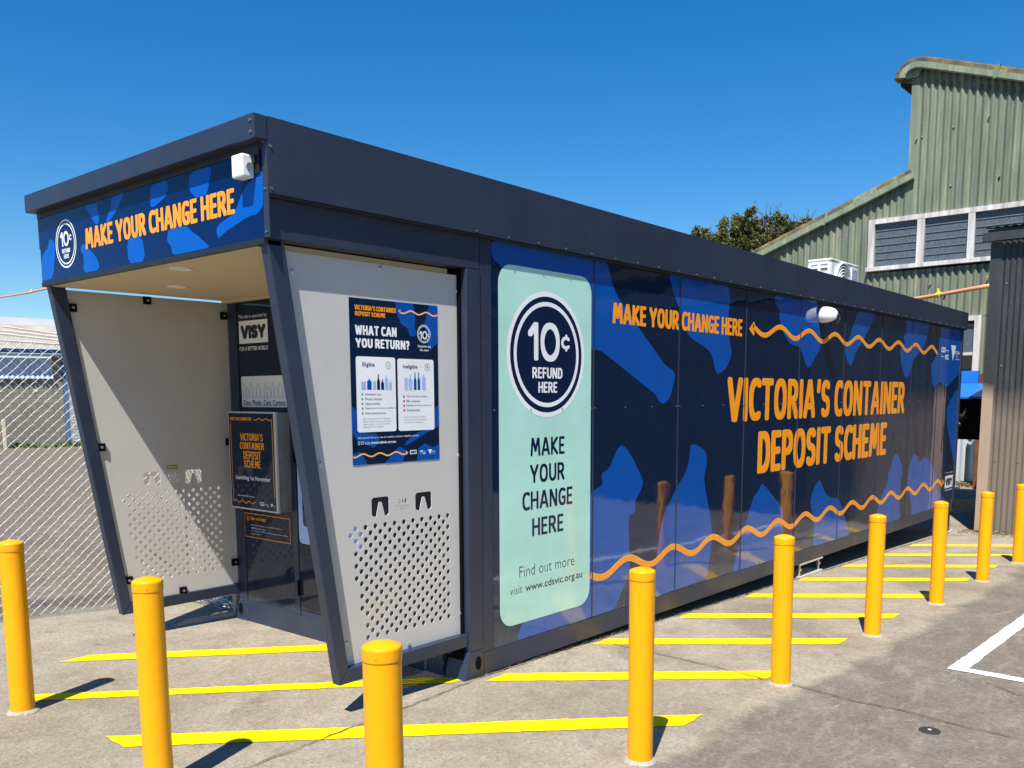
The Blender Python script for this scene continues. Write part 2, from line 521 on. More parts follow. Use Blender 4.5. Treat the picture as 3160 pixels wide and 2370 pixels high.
def refund_emblem(mb, cx, cz, r, plane, d, sgn=1, filled=True, words=True):
    """10c refund roundel; sgn=-1 where reading direction runs to smaller s"""
    s = sgn
    if filled:
        disc(mb, cx, cz, r, plane, d, M_white); disc(mb, cx, cz, r*.922, plane, d+.0006, M_ink)
        ring(mb, cx, cz, r*.77, r*.838, plane, d+.0012, M_white)
    else:
        ring(mb, cx, cz, r*.935, r, plane, d, M_white); ring(mb, cx, cz, r*.79, r*.85, plane, d, M_white)
    dd = d+.0012
    k = 1.0 if words else 1.45
    oz = 0.0 if words else -.30
    X = lambda a: cx + s*a*r*k
    Z = lambda b: cz + (b+oz)*r*k
    add_sign(mb, "1", plane, X(-.49), X(-.235), Z(-.095), Z(.505), M_white, dd, pen=.16, wx=.6)
    add_sign(mb, "0", plane, X(-.180), X(.32), Z(-.105), Z(.515), M_white, dd, pen=.16, wx=.78)
    add_sign(mb, "\u00a2", plane, X(.36), X(.585), Z(.085), Z(.335), M_white, dd, pen=.20, wx=.85)
    if words:
        add_sign(mb, "REFUND", plane, X(-.385), X(.395), Z(-.375), Z(-.20), M_white, dd, pen=.16)
        add_sign(mb, "HERE", plane, X(-.235), X(.255), Z(-.605), Z(-.43), M_white, dd, pen=.16)

# ------------------------------------------------------------------ refund kiosk
L_ = 10.36; W_ = 2.438; HS = 2.62; HB = 2.431
kiosk = thing("refund_kiosk", (4.5, 1.2, 0.0), "long navy container refund kiosk with blue and orange graphics and an open canopied end", "kiosk")

mb = MB().mat(M_black)
mb.box(0.03, L_-0.03, 0.03, W_-0.03, 0.05, 2.66)
mb.build("container_body", kiosk)

# bottom rails, posts, casting
mb = MB().mat(M_steel)
mb.box(0.17, L_-.09, -0.004, 0.05, 0.0, 0.140)
mb.build("bottom_rail", kiosk, bevel=.004)
mb = MB().mat(M_steel)
mb.box(-0.004, 0.05, 0.17, W_-.10, 0.0, 0.148)
mb.build("bottom_rail", kiosk, bevel=.004)
mb = MB().mat(M_steel)
mb.box(0.048, 0.166, -0.012, 0.10, 0.17, HB-.004)
mb.build("corner_post", kiosk, bevel=.004)
mb = MB().mat(M_steel)
mb.box(0.0, 0.115, W_-.115, W_, 0.17, HB-.004)
mb.build("corner_post", kiosk, bevel=.004)
mb = MB().mat(M_steel)
mb.box(10.278, L_, -0.010, 0.12, 0.17, HS)
mb.build("corner_post", kiosk, bevel=.004)
def casting(x0, x1, y0, y1, flare_x, holes):
    mb = MB().mat(M_steel)
    mb.hexa([(x0-flare_x, y0, -.004), (x1, y0, -.004), (x1, y1, -.004), (x0-flare_x, y1, -.004), (x0, y0, .17), (x1, y0, .17), (x1, y1, .17), (x0, y1, .17)])
    o = mb.build("corner_casting", kiosk, bevel=.008)
    h = MB()
    for (pl, cs, ct) in holes:
        poly(h, [(cs+.031*math.cos(a*math.pi/12), ct+.048*math.sin(a*math.pi/12)) for a in range(24)], pl, .0008, M_steel)
        poly(h, [(cs-.003+.026*math.cos(a*math.pi/12), ct+.003+.043*math.sin(a*math.pi/12)) for a in range(24)], pl, .0018, M_black)  # black oval painted on for the dark inside of the hole
    h.build("casting_hole", kiosk, recalc=False)
casting(0.046, 0.172, -0.014, 0.16, 0.05, [(lambda s, t, d: (s, -.014-d, t), .122, .085)])
casting(0.0, 0.16, W_-.16, W_+.004, 0.012, [(lambda s, t, d: (-.004-d*1.0-.012*(1-t/.17), s, t), W_-.065, .085)])
casting(L_-.16, L_+.006, -0.014, 0.16, 0.0, [(lambda s, t, d: (s, -.014-d, t), L_-.075, .085)])

# left trim beside the post, header over the canopy side
mb = MB().mat(M_steel); mb.box(0.171, 0.268, -0.004, 0.04, 0.142, HS); mb.build("side_trim", kiosk)
mb = MB().mat(M_flash); mb.box(-1.270, 0.166, -0.006, 0.09, HB, HS); mb.build("header_flashing", kiosk, bevel=.003)
mb = MB().mat(M_flash); mb.box(-1.270, 0.10, W_-.02, W_+.04, HB, 2.80); mb.build("header_flashing", kiosk, bevel=.003)

# roof flashing: upper strip, falling slightly to the far end
def ztop(x): return 2.960 - (x+1.344)*(2.960-2.855)/(L_+1.344)
mb = MB().mat(M_flash)
x0, x1 = -1.272, L_+.05
NSEG = 24
for i in range(NSEG):
    a = x0+(x1-x0)*i/NSEG; b = x0+(x1-x0)*(i+1)/NSEG
    mb.hexa([(a, -.045, HS+.004), (b, -.045, HS+.004), (b, -.008, HS+.004), (a, -.008, HS+.004), (a, -.045, ztop(a)), (b, -.045, ztop(b)), (b, -.008, ztop(b)), (a, -.008, ztop(a))])
mb.build("roof_flashing", kiosk)
mb = MB().mat(M_flash)
mb.box(L_+.01, L_+.05, -.006, W_+.045, HS+.02, 2.852)
mb.build("roof_flashing", kiosk)
mb = MB().mat(M_flash)
mb.hexa([(x0, W_+.008, 2.64), (x1, W_+.008, 2.64), (x1, W_+.045, 2.64), (x0, W_+.045, 2.64), (x0, W_+.008, ztop(x0)), (x1, W_+.008, ztop(x1)), (x1, W_+.045, ztop(x1)), (x0, W_+.045, ztop(x0))])
mb.build("roof_flashing", kiosk)
mb = MB().mat(M_flash)
mb.hexa([(-1.344, -.045, 2.854), (-1.274, -.045, 2.854), (-1.274, W_+.045, 2.854), (-1.344, W_+.045, 2.854), (-1.344, -.045, 2.960), (-1.274, -.045, 2.9594), (-1.274, W_+.045, 2.9594), (-1.344, W_+.045, 2.960)])
mb.build("roof_fascia", kiosk, bevel=.004)
mb = MB().mat(M_steel); mb.box(-1.26, L_, 0.0, W_, 2.672, 2.715); mb.build("roof_deck", kiosk)
mb = MB().mat(M_trim)
mb.box(-1.273, L_+.01, -.040, -.007, HS-.010, HS+.002)
mb.build("drip_edge", kiosk)
# screws
def small_screw(axis, r, h):
    mb = MB().mat(M_bolt)
    a = Vector((0, 0, 0)); b = Vector(axis)*h
    mb.tube([a, b], r, 6)
    return mb
SCREWS = {}
def screw(x, y, z, axis, r=.006, parent=None):
    key = (axis, r)
    if key not in SCREWS:
        mb = small_screw(axis, r, .006); me = bpy.data.meshes.new("screw"); me.from_pydata(mb.v, [], mb.f); me.materials.append(M_screw); SCREWS[key] = me
    o = bpy.data.objects.new("screw", SCREWS[key]); COL.objects.link(o)
    p_ = parent or kiosk
    o.parent = p_; o.location = Vector((x, y, z)) - ORG[p_.name]
    return o
x = 0.10
while x < L_-.1:
    screw(x, -.045, HS+.016, (0, -1, 0)); x += .28
for z in (2.93, 2.88): screw(-1.344, -.020, z, (-1, 0, 0), .007)
for z in (2.83, 2.645): screw(-1.262, -.045, z, (0, -1, 0), .007)
screw(-1.262, -.006, 2.455, (0, -1, 0), .007)
for z in (2.645, 2.455): screw(-1.2775, -.018, z, (-1, 0, 0), .006)

# side panels
XS = [.27, 1.31, 2.445, 3.575, 4.715, 5.855, 6.992, 8.11, 9.245, 10.274]
CAMO=[
[(0.274,2.618),(1.459,2.614),(1.488,2.57),(1.517,2.501),(1.554,2.433),(1.599,2.388),(1.651,2.348),(1.764,2.278),(1.858,2.2),(1.954,2.129),(2.102,2.032),(2.248,1.927),(2.361,1.894),(2.398,1.849),(2.333,1.696),(2.249,1.635),(2.16,1.655),(2.125,1.705),(1.948,1.779),(1.433,1.997),(1.377,2.013),(1.295,2.014),(1.214,2.011),(0.832,2.181),(0.37,2.466),(0.273,2.514)],
[(2.268,2.61),(3.243,2.604),(3.259,2.519),(3.238,2.324),(3.267,2.17),(3.322,2.06),(3.258,1.954),(3.157,1.894),(3.077,1.875),(3.035,1.901),(3.001,1.987),(2.948,2.047),(2.898,2.074),(2.62,2.155),(2.564,2.189),(2.517,2.236),(2.468,2.332),(2.413,2.395),(2.34,2.499)],
[(4.128,2.608),(5.102,2.607),(5.118,2.5),(5.218,2.239),(5.211,2.158),(5.086,2.072),(4.979,1.977),(4.928,1.968),(4.878,1.986),(4.769,2.108),(4.695,2.172),(4.573,2.168),(4.465,2.191),(4.329,2.277),(4.258,2.369),(4.229,2.421),(4.237,2.474),(4.173,2.502),(4.133,2.53)],
[(6.213,2.604),(6.778,2.61),(6.393,2.29),(6.179,2.155),(6.075,2.014),(6.041,2.006),(5.932,2.072),(5.871,2.169),(5.898,2.232),(5.974,2.297)],
[(7.817,2.612),(8.793,2.614),(8.574,2.309),(8.394,2.228),(8.195,2.149),(8.156,2.104),(8.044,1.942),(7.937,1.897),(7.89,1.911),(7.736,2.051),(7.648,2.204),(7.663,2.246),(7.827,2.323),(7.752,2.376),(7.769,2.412),(7.853,2.437)],
[(9.261,2.606),(10.24,2.616),(10.262,1.992),(9.662,1.797),(9.345,1.875),(9.12,1.795),(9.009,1.833),(8.921,2.093),(9.007,2.134),(9.241,2.288),(9.254,2.505)],
[(10.157,1.775),(10.305,1.725),(10.31,0.726),(10.219,0.731),(9.821,1.266),(9.737,1.497)],
[(1.286,1.035),(1.35,1.054),(1.441,1.08),(1.415,1.131),(1.423,1.164),(1.507,1.183),(1.549,1.239),(1.599,1.31),(1.642,1.342),(1.686,1.342),(1.731,1.318),(1.813,1.244),(1.957,1.072),(1.948,1.021),(1.839,0.907),(1.859,0.864),(1.841,0.835),(1.765,0.817),(1.791,0.439),(1.778,0.379),(1.594,0.147),(0.482,0.148),(0.533,0.232),(0.672,0.387),(1.113,0.881)],
[(2.659,1.308),(2.736,1.307),(2.839,1.272),(2.926,1.217),(2.926,1.115),(2.884,1.038),(2.912,0.922),(3.017,0.681),(3.045,0.502),(3.031,0.386),(2.971,0.159),(2.137,0.139),(2.151,0.343),(2.176,0.501),(2.211,0.658),(2.267,0.803),(2.367,0.89),(2.447,0.981),(2.571,1.071),(2.632,1.166),(2.65,1.275)],
[(3.981,0.894),(4.006,0.881),(4.096,0.831),(4.349,0.675),(4.455,0.608),(4.464,0.389),(4.468,0.158),(4.417,0.132),(3.425,0.143),(3.586,0.46),(3.692,0.597),(3.777,0.728),(3.831,0.798),(3.913,0.835)],
[(5.325,0.826),(5.358,0.808),(5.427,0.735),(5.514,0.654),(5.629,0.618),(5.845,0.587),(5.937,0.514),(6.095,0.329),(6.258,0.132),(5.208,0.142),(5.223,0.3),(5.192,0.475),(5.105,0.604),(5.107,0.652),(5.154,0.721),(5.237,0.799)],
[(7.657,0.984),(7.748,0.958),(7.947,0.815),(7.972,0.739),(7.911,0.61),(7.911,0.462),(7.906,0.344),(7.962,0.124),(7.089,0.123),(7.085,0.307),(7.168,0.441),(7.426,0.661),(7.439,0.717),(7.412,0.762),(7.512,0.798),(7.558,0.925)],
[(8.415,0.941),(8.518,0.902),(8.631,0.811),(8.82,0.871),(8.977,0.849),(9.146,0.773),(9.331,0.633),(9.355,0.502),(9.456,0.396),(9.879,0.227),(9.928,0.121),(8.404,0.12),(8.376,0.3),(8.198,0.528),(8.176,0.665),(8.244,0.827),(8.346,0.926)],
]
for i in range(9):
    a, b = XS[i], XS[i+1]
    mb = MB().mat(M_navy)
    mb.box(a+.004, b-.004, 0.0, 0.03, .143, HS)
    for s in CAMO:
        c = clip(round_poly(s), a+.004, b-.004)
        if len(c) > 2: poly(mb, c, P_side, .0009, M_blue)
    mb.build("side_panel", kiosk, recalc=False)
    if i:
        mb = MB().mat(M_steel); mb.box(a-.006, a+.006, -.0045, 0.02, .143, HS)
        mb.build("joint_strip", kiosk)
for i in range(9):
    for f in (.02, .35, .66, .98):
        x = XS[i]+(XS[i+1]-XS[i])*f
        screw(x, -.001, 1.617, (0, -1, 0), .005)
        if f in (.35,) and i < 6: screw(x, -.001, .155, (0, -1, 0), .006)

# waves and lettering on the side
mb = MB()
ribbon(mb, sine(3.70, 9.175, 2.281, .0455, .664, 4.261), .044, P_side, .0016, M_orange_pale)
ribbon(mb, sine(3.70, 9.175, 2.281, .0455, .664, 4.261), .034, P_side, .0022, M_orange)
poly(mb, [(3.625, 2.277), (3.715, 2.345), (3.735, 2.325), (3.705, 2.277), (3.735, 2.242), (3.715, 2.220)], P_side, .0022, M_orange)
mb.build("wave_line", kiosk, recalc=False)
mb = MB()
ribbon(mb, sine(1.292, 9.76, .459, .047, .6445, 1.757, 240), .050, P_side, .0016, M_orange_pale)
ribbon(mb, sine(1.292, 9.76, .459, .047, .6445, 1.757, 240), .040, P_side, .0022, M_orange)
poly(mb, [(9.80, .461), (9.715, .527), (9.70, .505), (9.735, .461), (9.72, .418), (9.745, .395)], P_side, .0022, M_orange)
mb.build("wave_line", kiosk, recalc=False)
sign_lettering("MAKE YOUR CHANGE HERE", P_side, 1.537, 3.497, 2.205, 2.347, M_orange, .0018, kiosk, outline=(M_orange_pale, .010))
sign_lettering("VICTORIA\u2019S CONTAINER", P_side, 3.26, 7.90, 1.472, 1.852, M_orange, .0018, kiosk, outline=(M_orange_pale, .006))
sign_lettering("DEPOSIT SCHEME", P_side, 3.872, 7.30, .990, 1.370, M_orange, .0018, kiosk, outline=(M_orange_pale, .010))
mb = MB(); cds_logo(mb, 9.335, 9.69, 2.175, 2.34, P_side, .002); mb.build("scheme_logo", kiosk, recalc=False)
mb = MB(); vic_logo(mb, 9.786, 10.225, 2.165, 2.38, P_side, .002); mb.build("government_logo", kiosk, recalc=False)
mb = MB(); visy_logo(mb, 9.85, 10.235, .37, .545, P_side, .002)
add_text(mb, "This site is operated by", P_side, 9.865, 10.22, .575, .60, M_white, .002)
add_text(mb, "FOR A BETTER WORLD", P_side, 9.87, 10.235, .328, .35, M_white, .002, weight=.01)
mb.build("operator_logo", kiosk, recalc=False)

# mint card
mb = MB(); rect(mb, .332, 1.28, .253, 2.490, P_side, .0024, M_mint, .115)
card = mb.build("information_card", kiosk, recalc=False)
mb = MB(); refund_emblem(mb, .803, 1.962, .397, P_side, .0030); mb.build("refund_emblem", card, recalc=False)
ORG[card.name] = ORG[kiosk.name]
for s, a, b, c, d in (("MAKE", .632, .987, 1.320, 1.437), ("YOUR", .627, .987, 1.148, 1.266), ("CHANGE", .550, 1.075, .977, 1.095), ("HERE", .647, .976, .803, .920)):
    sign_lettering(s, P_side, a, b, c, d, M_ink, .0030, card, pen=.15, wx=.50, gap=.3)
lettering("Find out more", P_side, .519, 1.100, .551, .623, M_ink, .0030, card, weight=-.012)
lettering("visit", P_side, .428, .548, .452, .50, M_ink, .0030, card, weight=-.012)
lettering("www.cdsvic.org.au", P_side, .578, 1.192, .437, .50, M_ink, .0030, card, weight=.008)

# security camera on the side
mb = MB().mat(M_whiteplastic); mb.smooth = True
def cam_ring(y, cx, cz, rx, rz, n=24): return [(cx+rx*math.cos(2*math.pi*k/n), y, cz+rz*math.sin(2*math.pi*k/n)) for k in range(n)]
secs = [(-.001, 5.19, 2.495, .070, .074), (-.02, 5.19, 2.495, .079, .080), (-.06, 5.195, 2.496, .078, .078), (-.10, 5.205, 2.494, .070, .072), (-.135, 5.213, 2.492, .054, .058), (-.155, 5.22, 2.49, .032, .038)]
V = []; F = []
for s_ in secs: V += cam_ring(*s_)
n = 24
for i in range(len(secs)-1):
    for k in range(n): F.append((i*n+k, i*n+(k+1) % n, (i+1)*n+(k+1) % n, (i+1)*n+k))
F.append(tuple((len(secs)-1)*n+k for k in range(n)))
mb.idx(V, F)
secam = mb.build("security_camera", kiosk)
mb = MB().mat(M_lens)
mb.tube([(5.225, -.080, 2.470), (5.272, -.135, 2.440)], .060, 20)
mb.mat(M_acrylic); mb.tube([(5.270, -.133, 2.442), (5.280, -.144, 2.436)], .040, 16)
mb.mat(M_bolt); mb.tube([(5.279, -.143, 2.437), (5.285, -.149, 2.434)], .012, 10)
mb.build("lens", secam)
ORG[secam.name] = ORG[kiosk.name]

# sign band over the canopy mouth
mb = MB().mat(M_navy_sunlit)
mb.box(-1.276, -1.262, 0.0, W_+.02, HB, 2.822)
BAND=[
[(2.453,2.567),(2.417,2.604),(2.342,2.637),(2.315,2.682),(2.286,2.683),(2.242,2.654),(2.242,2.594),(2.295,2.443),(2.468,2.441)],
[(1.846,2.61),(1.883,2.595),(1.891,2.573),(1.849,2.527),(1.875,2.438),(1.656,2.438),(1.673,2.494),(1.742,2.55),(1.807,2.579)],
[(1.808,2.813),(1.639,2.815),(1.632,2.738),(1.628,2.708),(1.659,2.686),(1.695,2.709),(1.732,2.747)],
[(1.468,2.817),(1.304,2.822),(1.424,2.732),(1.508,2.689),(1.549,2.69),(1.538,2.711),(1.484,2.754)],
[(1.313,2.562),(1.258,2.577),(1.14,2.57),(1.119,2.436),(1.312,2.437)],
[(0.852,2.571),(0.675,2.566),(0.634,2.532),(0.579,2.506),(0.52,2.47),(0.462,2.436),(0.832,2.435),(0.841,2.483),(0.879,2.507),(0.875,2.547)],
[(1.027,2.815),(0.834,2.816),(0.855,2.743),(0.925,2.72),(1.033,2.694),(1.034,2.749)],
[(0.626,2.819),(0.418,2.817),(0.448,2.747),(0.477,2.689),(0.513,2.691),(0.576,2.684),(0.646,2.739)],
[(0.155,2.673),(-0.0,2.749),(0.002,2.598),(0.012,2.564),(0.056,2.541),(0.121,2.543),(0.339,2.491),(0.388,2.468),(0.403,2.498),(0.401,2.526),(0.358,2.543),(0.241,2.571)],
]
for s in BAND: poly(mb, [(p[0], min(p[1], 2.821)) for p in round_poly(s)], P_band, .0009, M_blue_sunlit)
band = mb.build("sign_band", kiosk, recalc=False)
mb = MB().mat(M_trim); mb.box(-1.281, -1.2735, -.002, W_+.03, 2.8225, 2.8535); mb.build("sign_upper_trim", kiosk)
mb = MB().mat(M_flash); mb.box(-1.2775, -1.2715, -.040, -.0005, HB, 2.852); mb.build("sign_corner_trim", kiosk)
mb = MB().mat(M_trim); mb.box(-1.282, -1.19, .0, W_+.02, HB-.028, HB-.001); mb.build("sign_lower_trim", kiosk)
sign_lettering("MAKE YOUR CHANGE HERE", P_band, 1.817, .238, 2.569, 2.686, M_orange, .0018, band, outline=(M_orange_pale, .010))
mb = MB(); refund_emblem(mb, 2.082, 2.631, .143, P_band, .002, sgn=-1, filled=False); mb.build("refund_emblem", band, recalc=False)

# sensor box
mb = MB().mat(M_whiteplastic); mb.box(-1.348, -1.284, .052, .142, 2.700, 2.803)
sens = mb.build("sensor_box", kiosk, bevel=.008)
mb = MB().mat(M_acrylic)
mb.tube([(-1.312, .053, 2.748), (-1.312, .044, 2.748)], .017, 16); mb.build("sensor_eye", sens)
mb = MB().mat(M_trim); mb.box(-1.285, -1.277, .015, .12, 2.72, 2.845); mb.box(-1.30, -1.285, .030, .050, 2.765, 2.80); mb.build("sensor_bracket", kiosk)

# canopy soffit with downlights
mb = MB().mat(M_soffit); mb.box(-1.262, -.012, .082, W_-.082, 2.400, 2.425); mb.build("canopy_soffit", kiosk)
mb = MB().mat(M_soffit); mb.box(-.07, -.012, .082, W_-.082, 2.385, 2.399); mb.build("soffit_trim", kiosk)
for (x, y) in ((-1.13, 1.010), (-.735, 1.775)):
    mb = MB().mat(M_whiteplastic)
    mb.lathe([(.062, 2.3995), (.060, 2.3945), (.050, 2.3935), (.046, 2.3965)], x, y, 28)
    mb.mat(M_soffit); mb.lathe([(.0455, 2.3985), (.0455, 2.3975)], x, y, 24)
    mb.build("downlight", kiosk)

# slanted side frames
def leg_x(z, outer=True):
    a = (-.924, .204, -1.268, HB-.002) if outer else (-.860, .281, -1.172, HB-.002)
    return a[0] + (z-a[1])*(a[2]-a[0])/(a[3]-a[1])
def side_frame(y0, y1):
    f = lambda s, t, d: (s, d, t)
    mb = MB().mat(M_steel)
    mb.prism([(-.924, .204), (-.860, .281), (-1.172, HB-.002), (-1.268, HB-.002)], f, y0, y1)
    o = mb.build("frame_leg", kiosk, bevel=.006)
    mb = MB().mat(M_steel)
    mb.prism([(-.9235, .204), (.046, .204), (.046, .281), (-.8595, .281)], f, y0, y1)
    o2 = mb.build("frame_rail", kiosk, bevel=.006)
side_frame(0.0, .060)
side_frame(W_-.060, W_)

# perforated panels with cut-out hooks, letters and holes
def curve_sheet(outline, holes, words, th, yface, flip):
    cu = bpy.data.curves.new("sheet", 'CURVE'); cu.dimensions = '2D'; cu.fill_mode = 'BOTH'; cu.extrude = th/2
    def add(pts):
        sp = cu.splines.new('POLY'); sp.points.add(len(pts)-1)
        for i, p in enumerate(pts): sp.points[i].co = (p[0], p[1], 0, 1)
        sp.use_cyclic_u = True
    add(outline)
    for h in holes: add(h)
    for (body, L, R_, B, T) in words:
        fc = bpy.data.curves.new("w", 'FONT'); fc.body = body; fc.size = 1; fc.space_character = 1.1; fc.resolution_u = 2
        fo = bpy.data.objects.new("w", fc); COL.objects.link(fo)
        dg = bpy.context.evaluated_depsgraph_get()
        cc = fo.evaluated_get(dg).to_curve(dg)
        polys = []
        for sp in cc.splines:
            P = []
            if sp.type == 'BEZIER':
                bp_ = sp.bezier_points; nb = len(bp_)
                for i in range(nb):
                    a, b = bp_[i], bp_[(i+1) % nb]
                    for k in range(3):
                        t = k/3
                        q_ = a.co*(1-t)**3 + a.handle_right*3*t*(1-t)**2 + b.handle_left*3*t*t*(1-t) + b.co*t**3
                        P.append((q_.x, q_.y))
            else:
                P = [(p.co[0], p.co[1]) for p in sp.points]
            polys.append(P)
        allp = [p for P in polys for p in P]
        x0, x1, y0, y1 = fit(allp)
        for P in polys:
            # only the outer shapes are cut away, like a stencil
            cx = sum(p[0] for p in P)/len(P); 
            wP = max(p[0] for p in P)-min(p[0] for p in P); hP = max(p[1] for p in P)-min(p[1] for p in P)
            if hP < 0.62*(y1-y0): continue
            add([(L+(p[0]-x0)/(x1-x0)*(R_-L), B+(p[1]-y0)/(y1-y0)*(T-B)) for p in P])
        fo.to_curve_clear()
        bpy.data.objects.remove(fo); bpy.data.curves.remove(fc)
    o = bpy.data.objects.new("sheet", cu); COL.objects.link(o)
    dg = bpy.context.evaluated_depsgraph_get()
    me = bpy.data.meshes.new_from_object(o.evaluated_get(dg))
    bpy.data.objects.remove(o); bpy.data.curves.remove(cu)
    for v in me.vertices:
        x, t, z = v.co
        v.co = (x, yface + z + th/2, t)
    me.materials.clear(); me.materials.append(M_alu)
    bm = bmesh.new(); bm.from_mesh(me); bmesh.ops.recalc_face_normals(bm, faces=bm.faces); bm.to_mesh(me); bm.free()
    for p in me.polygons: p.use_smooth = False; p.material_index = 0
    return me

def hole_set(dx, dz):
    H = []
    for i in range(19):
        z = 1.009 - .0335*i + dz
        j = 0
        x = -.751 if i % 2 == 0 else -.786
        lim = -.793 + max(0, (1.0-(z-dz)))*.16
        while x < -.050:
            if x >= lim and not (i == 18 and x > -.06):
                H.append([(x+dx+.0145*math.cos(2*math.pi*k/14), z+.0145*math.sin(2*math.pi*k/14)) for k in range(14)])
            x += .0687
    return H
def hook(x0, x1, z0, z1):
    w_ = x1-x0; h_ = z1-z0; r = .012
    return [(x0+r, z0), (x0+.27*w_, z0), (x0+.30*w_, z0+.02), (x0+.42*w_, z0+.70*h_), (x0+.46*w_, z0+.74*h_), (x0+.54*w_, z0+.74*h_), (x0+.58*w_, z0+.70*h_), (x0+.70*w_, z0+.02), (x0+.73*w_, z0), (x1-r, z0), (x1, z0+r), (x1, z1-r), (x1-r, z1), (x0+r, z1), (x0, z1-r), (x0, z0+r)]
OUT = [(-.87, .262), (.047, .262), (.047, 2.391), (-1.168, 2.391)]
OUTL = [(-.895, .262), (-.004, .262), (-.004, 2.391), (-1.190, 2.391)]
me = curve_sheet(OUT, hole_set(0, 0) + [hook(-.638, -.514, 1.060, 1.163), hook(-.319, -.193, 1.063, 1.163)],
                 [("BAG", -.386, -.447, 1.115, 1.139), ("HOOKS", -.367, -.467, 1.083, 1.106)], .004, .050, False)
npan = link_mesh("perforated_panel", me, kiosk)
me = curve_sheet(OUTL, hole_set(-.073, .018) + [hook(-.712, -.588, 1.077, 1.180), hook(-.398, -.270, 1.077, 1.178)],
                 [("BAG", -.531, -.468, 1.133, 1.157), ("HOOKS", -.549, -.449, 1.101, 1.124)], .004, 2.397, True)
lpan = link_mesh("perforated_panel", me, kiosk)
for (x, z) in ((-.543, 2.372), (-1.10, 2.30), (.030, 2.302), (.034, 1.356), (.032, .404), (-.968, 1.365), (-.389, .303), (-.833, .406)):
    mb = MB().mat(M_bolt); mb.tube([(x, .050, z), (x, .046, z), (x, .042, z)], .01, 10, radii=[.012, .012, .006])
    mb.build("panel_bolt", npan)
for (x, z) in ((leg_x(1.37, False)+.020, 1.37), (leg_x(.439, False)+.020, .439), (-.464, .300), (-.030, .448), (-.622, 2.365), (leg_x(2.28, False)+.020, 2.28), (-.036, 2.297), (-.036, 1.369)):
    mb = MB().mat(M_black); mb.box(x-.026, x+.026, 2.380, 2.3965, z-.026, z+.026)
    mb.mat(M_bolt); mb.tube([(x, 2.372, z), (x, 2.381, z)], .009, 10)
    mb.build("panel_bracket", lpan)
mb = MB(); rect(mb, -.551, -.445, 1.182, 1.231, P_lpan, .001, M_soffit)
add_text(mb, "YOU CAN HANG", P_lpan, -.542, -.454, 1.210, 1.222, M_ink, .0018, weight=.02)
add_text(mb, "YOUR BAGS HERE", P_lpan, -.544, -.452, 1.191, 1.203, M_ink, .0018, weight=.02)
mb.build("hook_label", lpan, recalc=False)

# poster on the near panel
X0, X1, Z0, Z1 = -.759, -.128, 1.344, 2.207
mb = MB(); rect(mb, X0, X1, Z0, Z1, P_pan, .002, M_navy)
def pz(fx, fz): return (X0+(X1-X0)*fx, Z1-(Z1-Z0)*fz)
for s in ([(.50, 0), (.71, 0), (.73, .10), (.72, .14), (.74, .19), (.72, .205), (.66, .205), (.64, .16), (.56, .13), (.52, .08)],
          [(.90, 0), (1, 0), (1, .24), (.95, .26), (.90, .29), (.86, .22), (.84, .12)],
          [(0, .64), (.05, .67), (.05, .80), (.26, .815), (.30, .87), (.22, .90), (.12, .87), (.06, .86), (0, .80)],
          [(1, .64), (.95, .66), (.95, .79), (.72, .82), (.60, .87), (.58, .90), (.66, .88), (.85, .82), (1, .78)],
          [(0, .93), (.08, .92), (.16, 1), (0, 1)], [(.35, 1), (.45, .935), (.52, .90), (.60, .93), (.55, 1)], [(.72, 1), (.74, .92), (.82, .89), (.92, .92), (1, .90), (1, 1)]):
    poly(mb, [pz(*p) for p in s], P_pan, .0028, M_blue)
poster = mb.build("poster", npan, recalc=False)
ORG[poster.name] = ORG[kiosk.name]
D = .0034
mb = MB()
def S_(s, L, R_, B, T, m): add_sign(mb, s, P_pan, L, R_, B, T, m, D, pen=.19)
def T_(s, L, R_, B, T, m, w=0.0, d=D): add_text(mb, s, P_pan, L, R_, B, T, m, d, weight=w)
S_("VICTORIA\u2019S CONTAINER", -.723, -.440, 2.147, 2.172, M_orange)
S_("DEPOSIT SCHEME", -.721, -.516, 2.117, 2.140, M_orange)
S_("WHAT CAN", -.723, -.438, 2.020, 2.070, M_white)
S_("YOU RETURN?", -.722, -.346, 1.955, 2.003, M_white)
T_("Check for the", -.284, -.185, 1.972, 1.985, M_white, .02)
T_("10c mark", -.267, -.200, 1.952, 1.964, M_white, .02)
refund_emblem(mb, -.236, 2.046, .050, P_pan, D, filled=False, words=False)
ribbon(mb, sine(-.415, X1, 2.157, .008, .115, -.33, 60), .008, P_pan, D, M_orange_pale)
poly(mb, [(-.423, 2.157), (-.408, 2.170), (-.408, 2.145)], P_pan, D, M_orange_pale)
rect(mb, -.724, -.452, 1.515, 1.910, P_pan, D, M_white, .014); rect(mb, -.437, -.164, 1.514, 1.906, P_pan, D, M_white, .014)
D2 = D+.0007
T_("Eligible", -.681, -.598, 1.853, 1.880, M_ink, .01, D2)
T_("Ineligible", -.396, -.290, 1.848, 1.875, M_ink, .01, D2)
ring(mb, -.503, 1.868, .0165, .019, P_pan, D2, M_green, 24); ring(mb, -.2145, 1.865, .0165, .019, P_pan, D2, M_red, 24)
ribbon(mb, [(-.511, 1.868), (-.505, 1.861), (-.494, 1.876)], .003, P_pan, D2, M_green)
ribbon(mb, [(-.221, 1.859), (-.208, 1.872)], .003, P_pan, D2, M_red); ribbon(mb, [(-.221, 1.872), (-.208, 1.859)], .003, P_pan, D2, M_red)
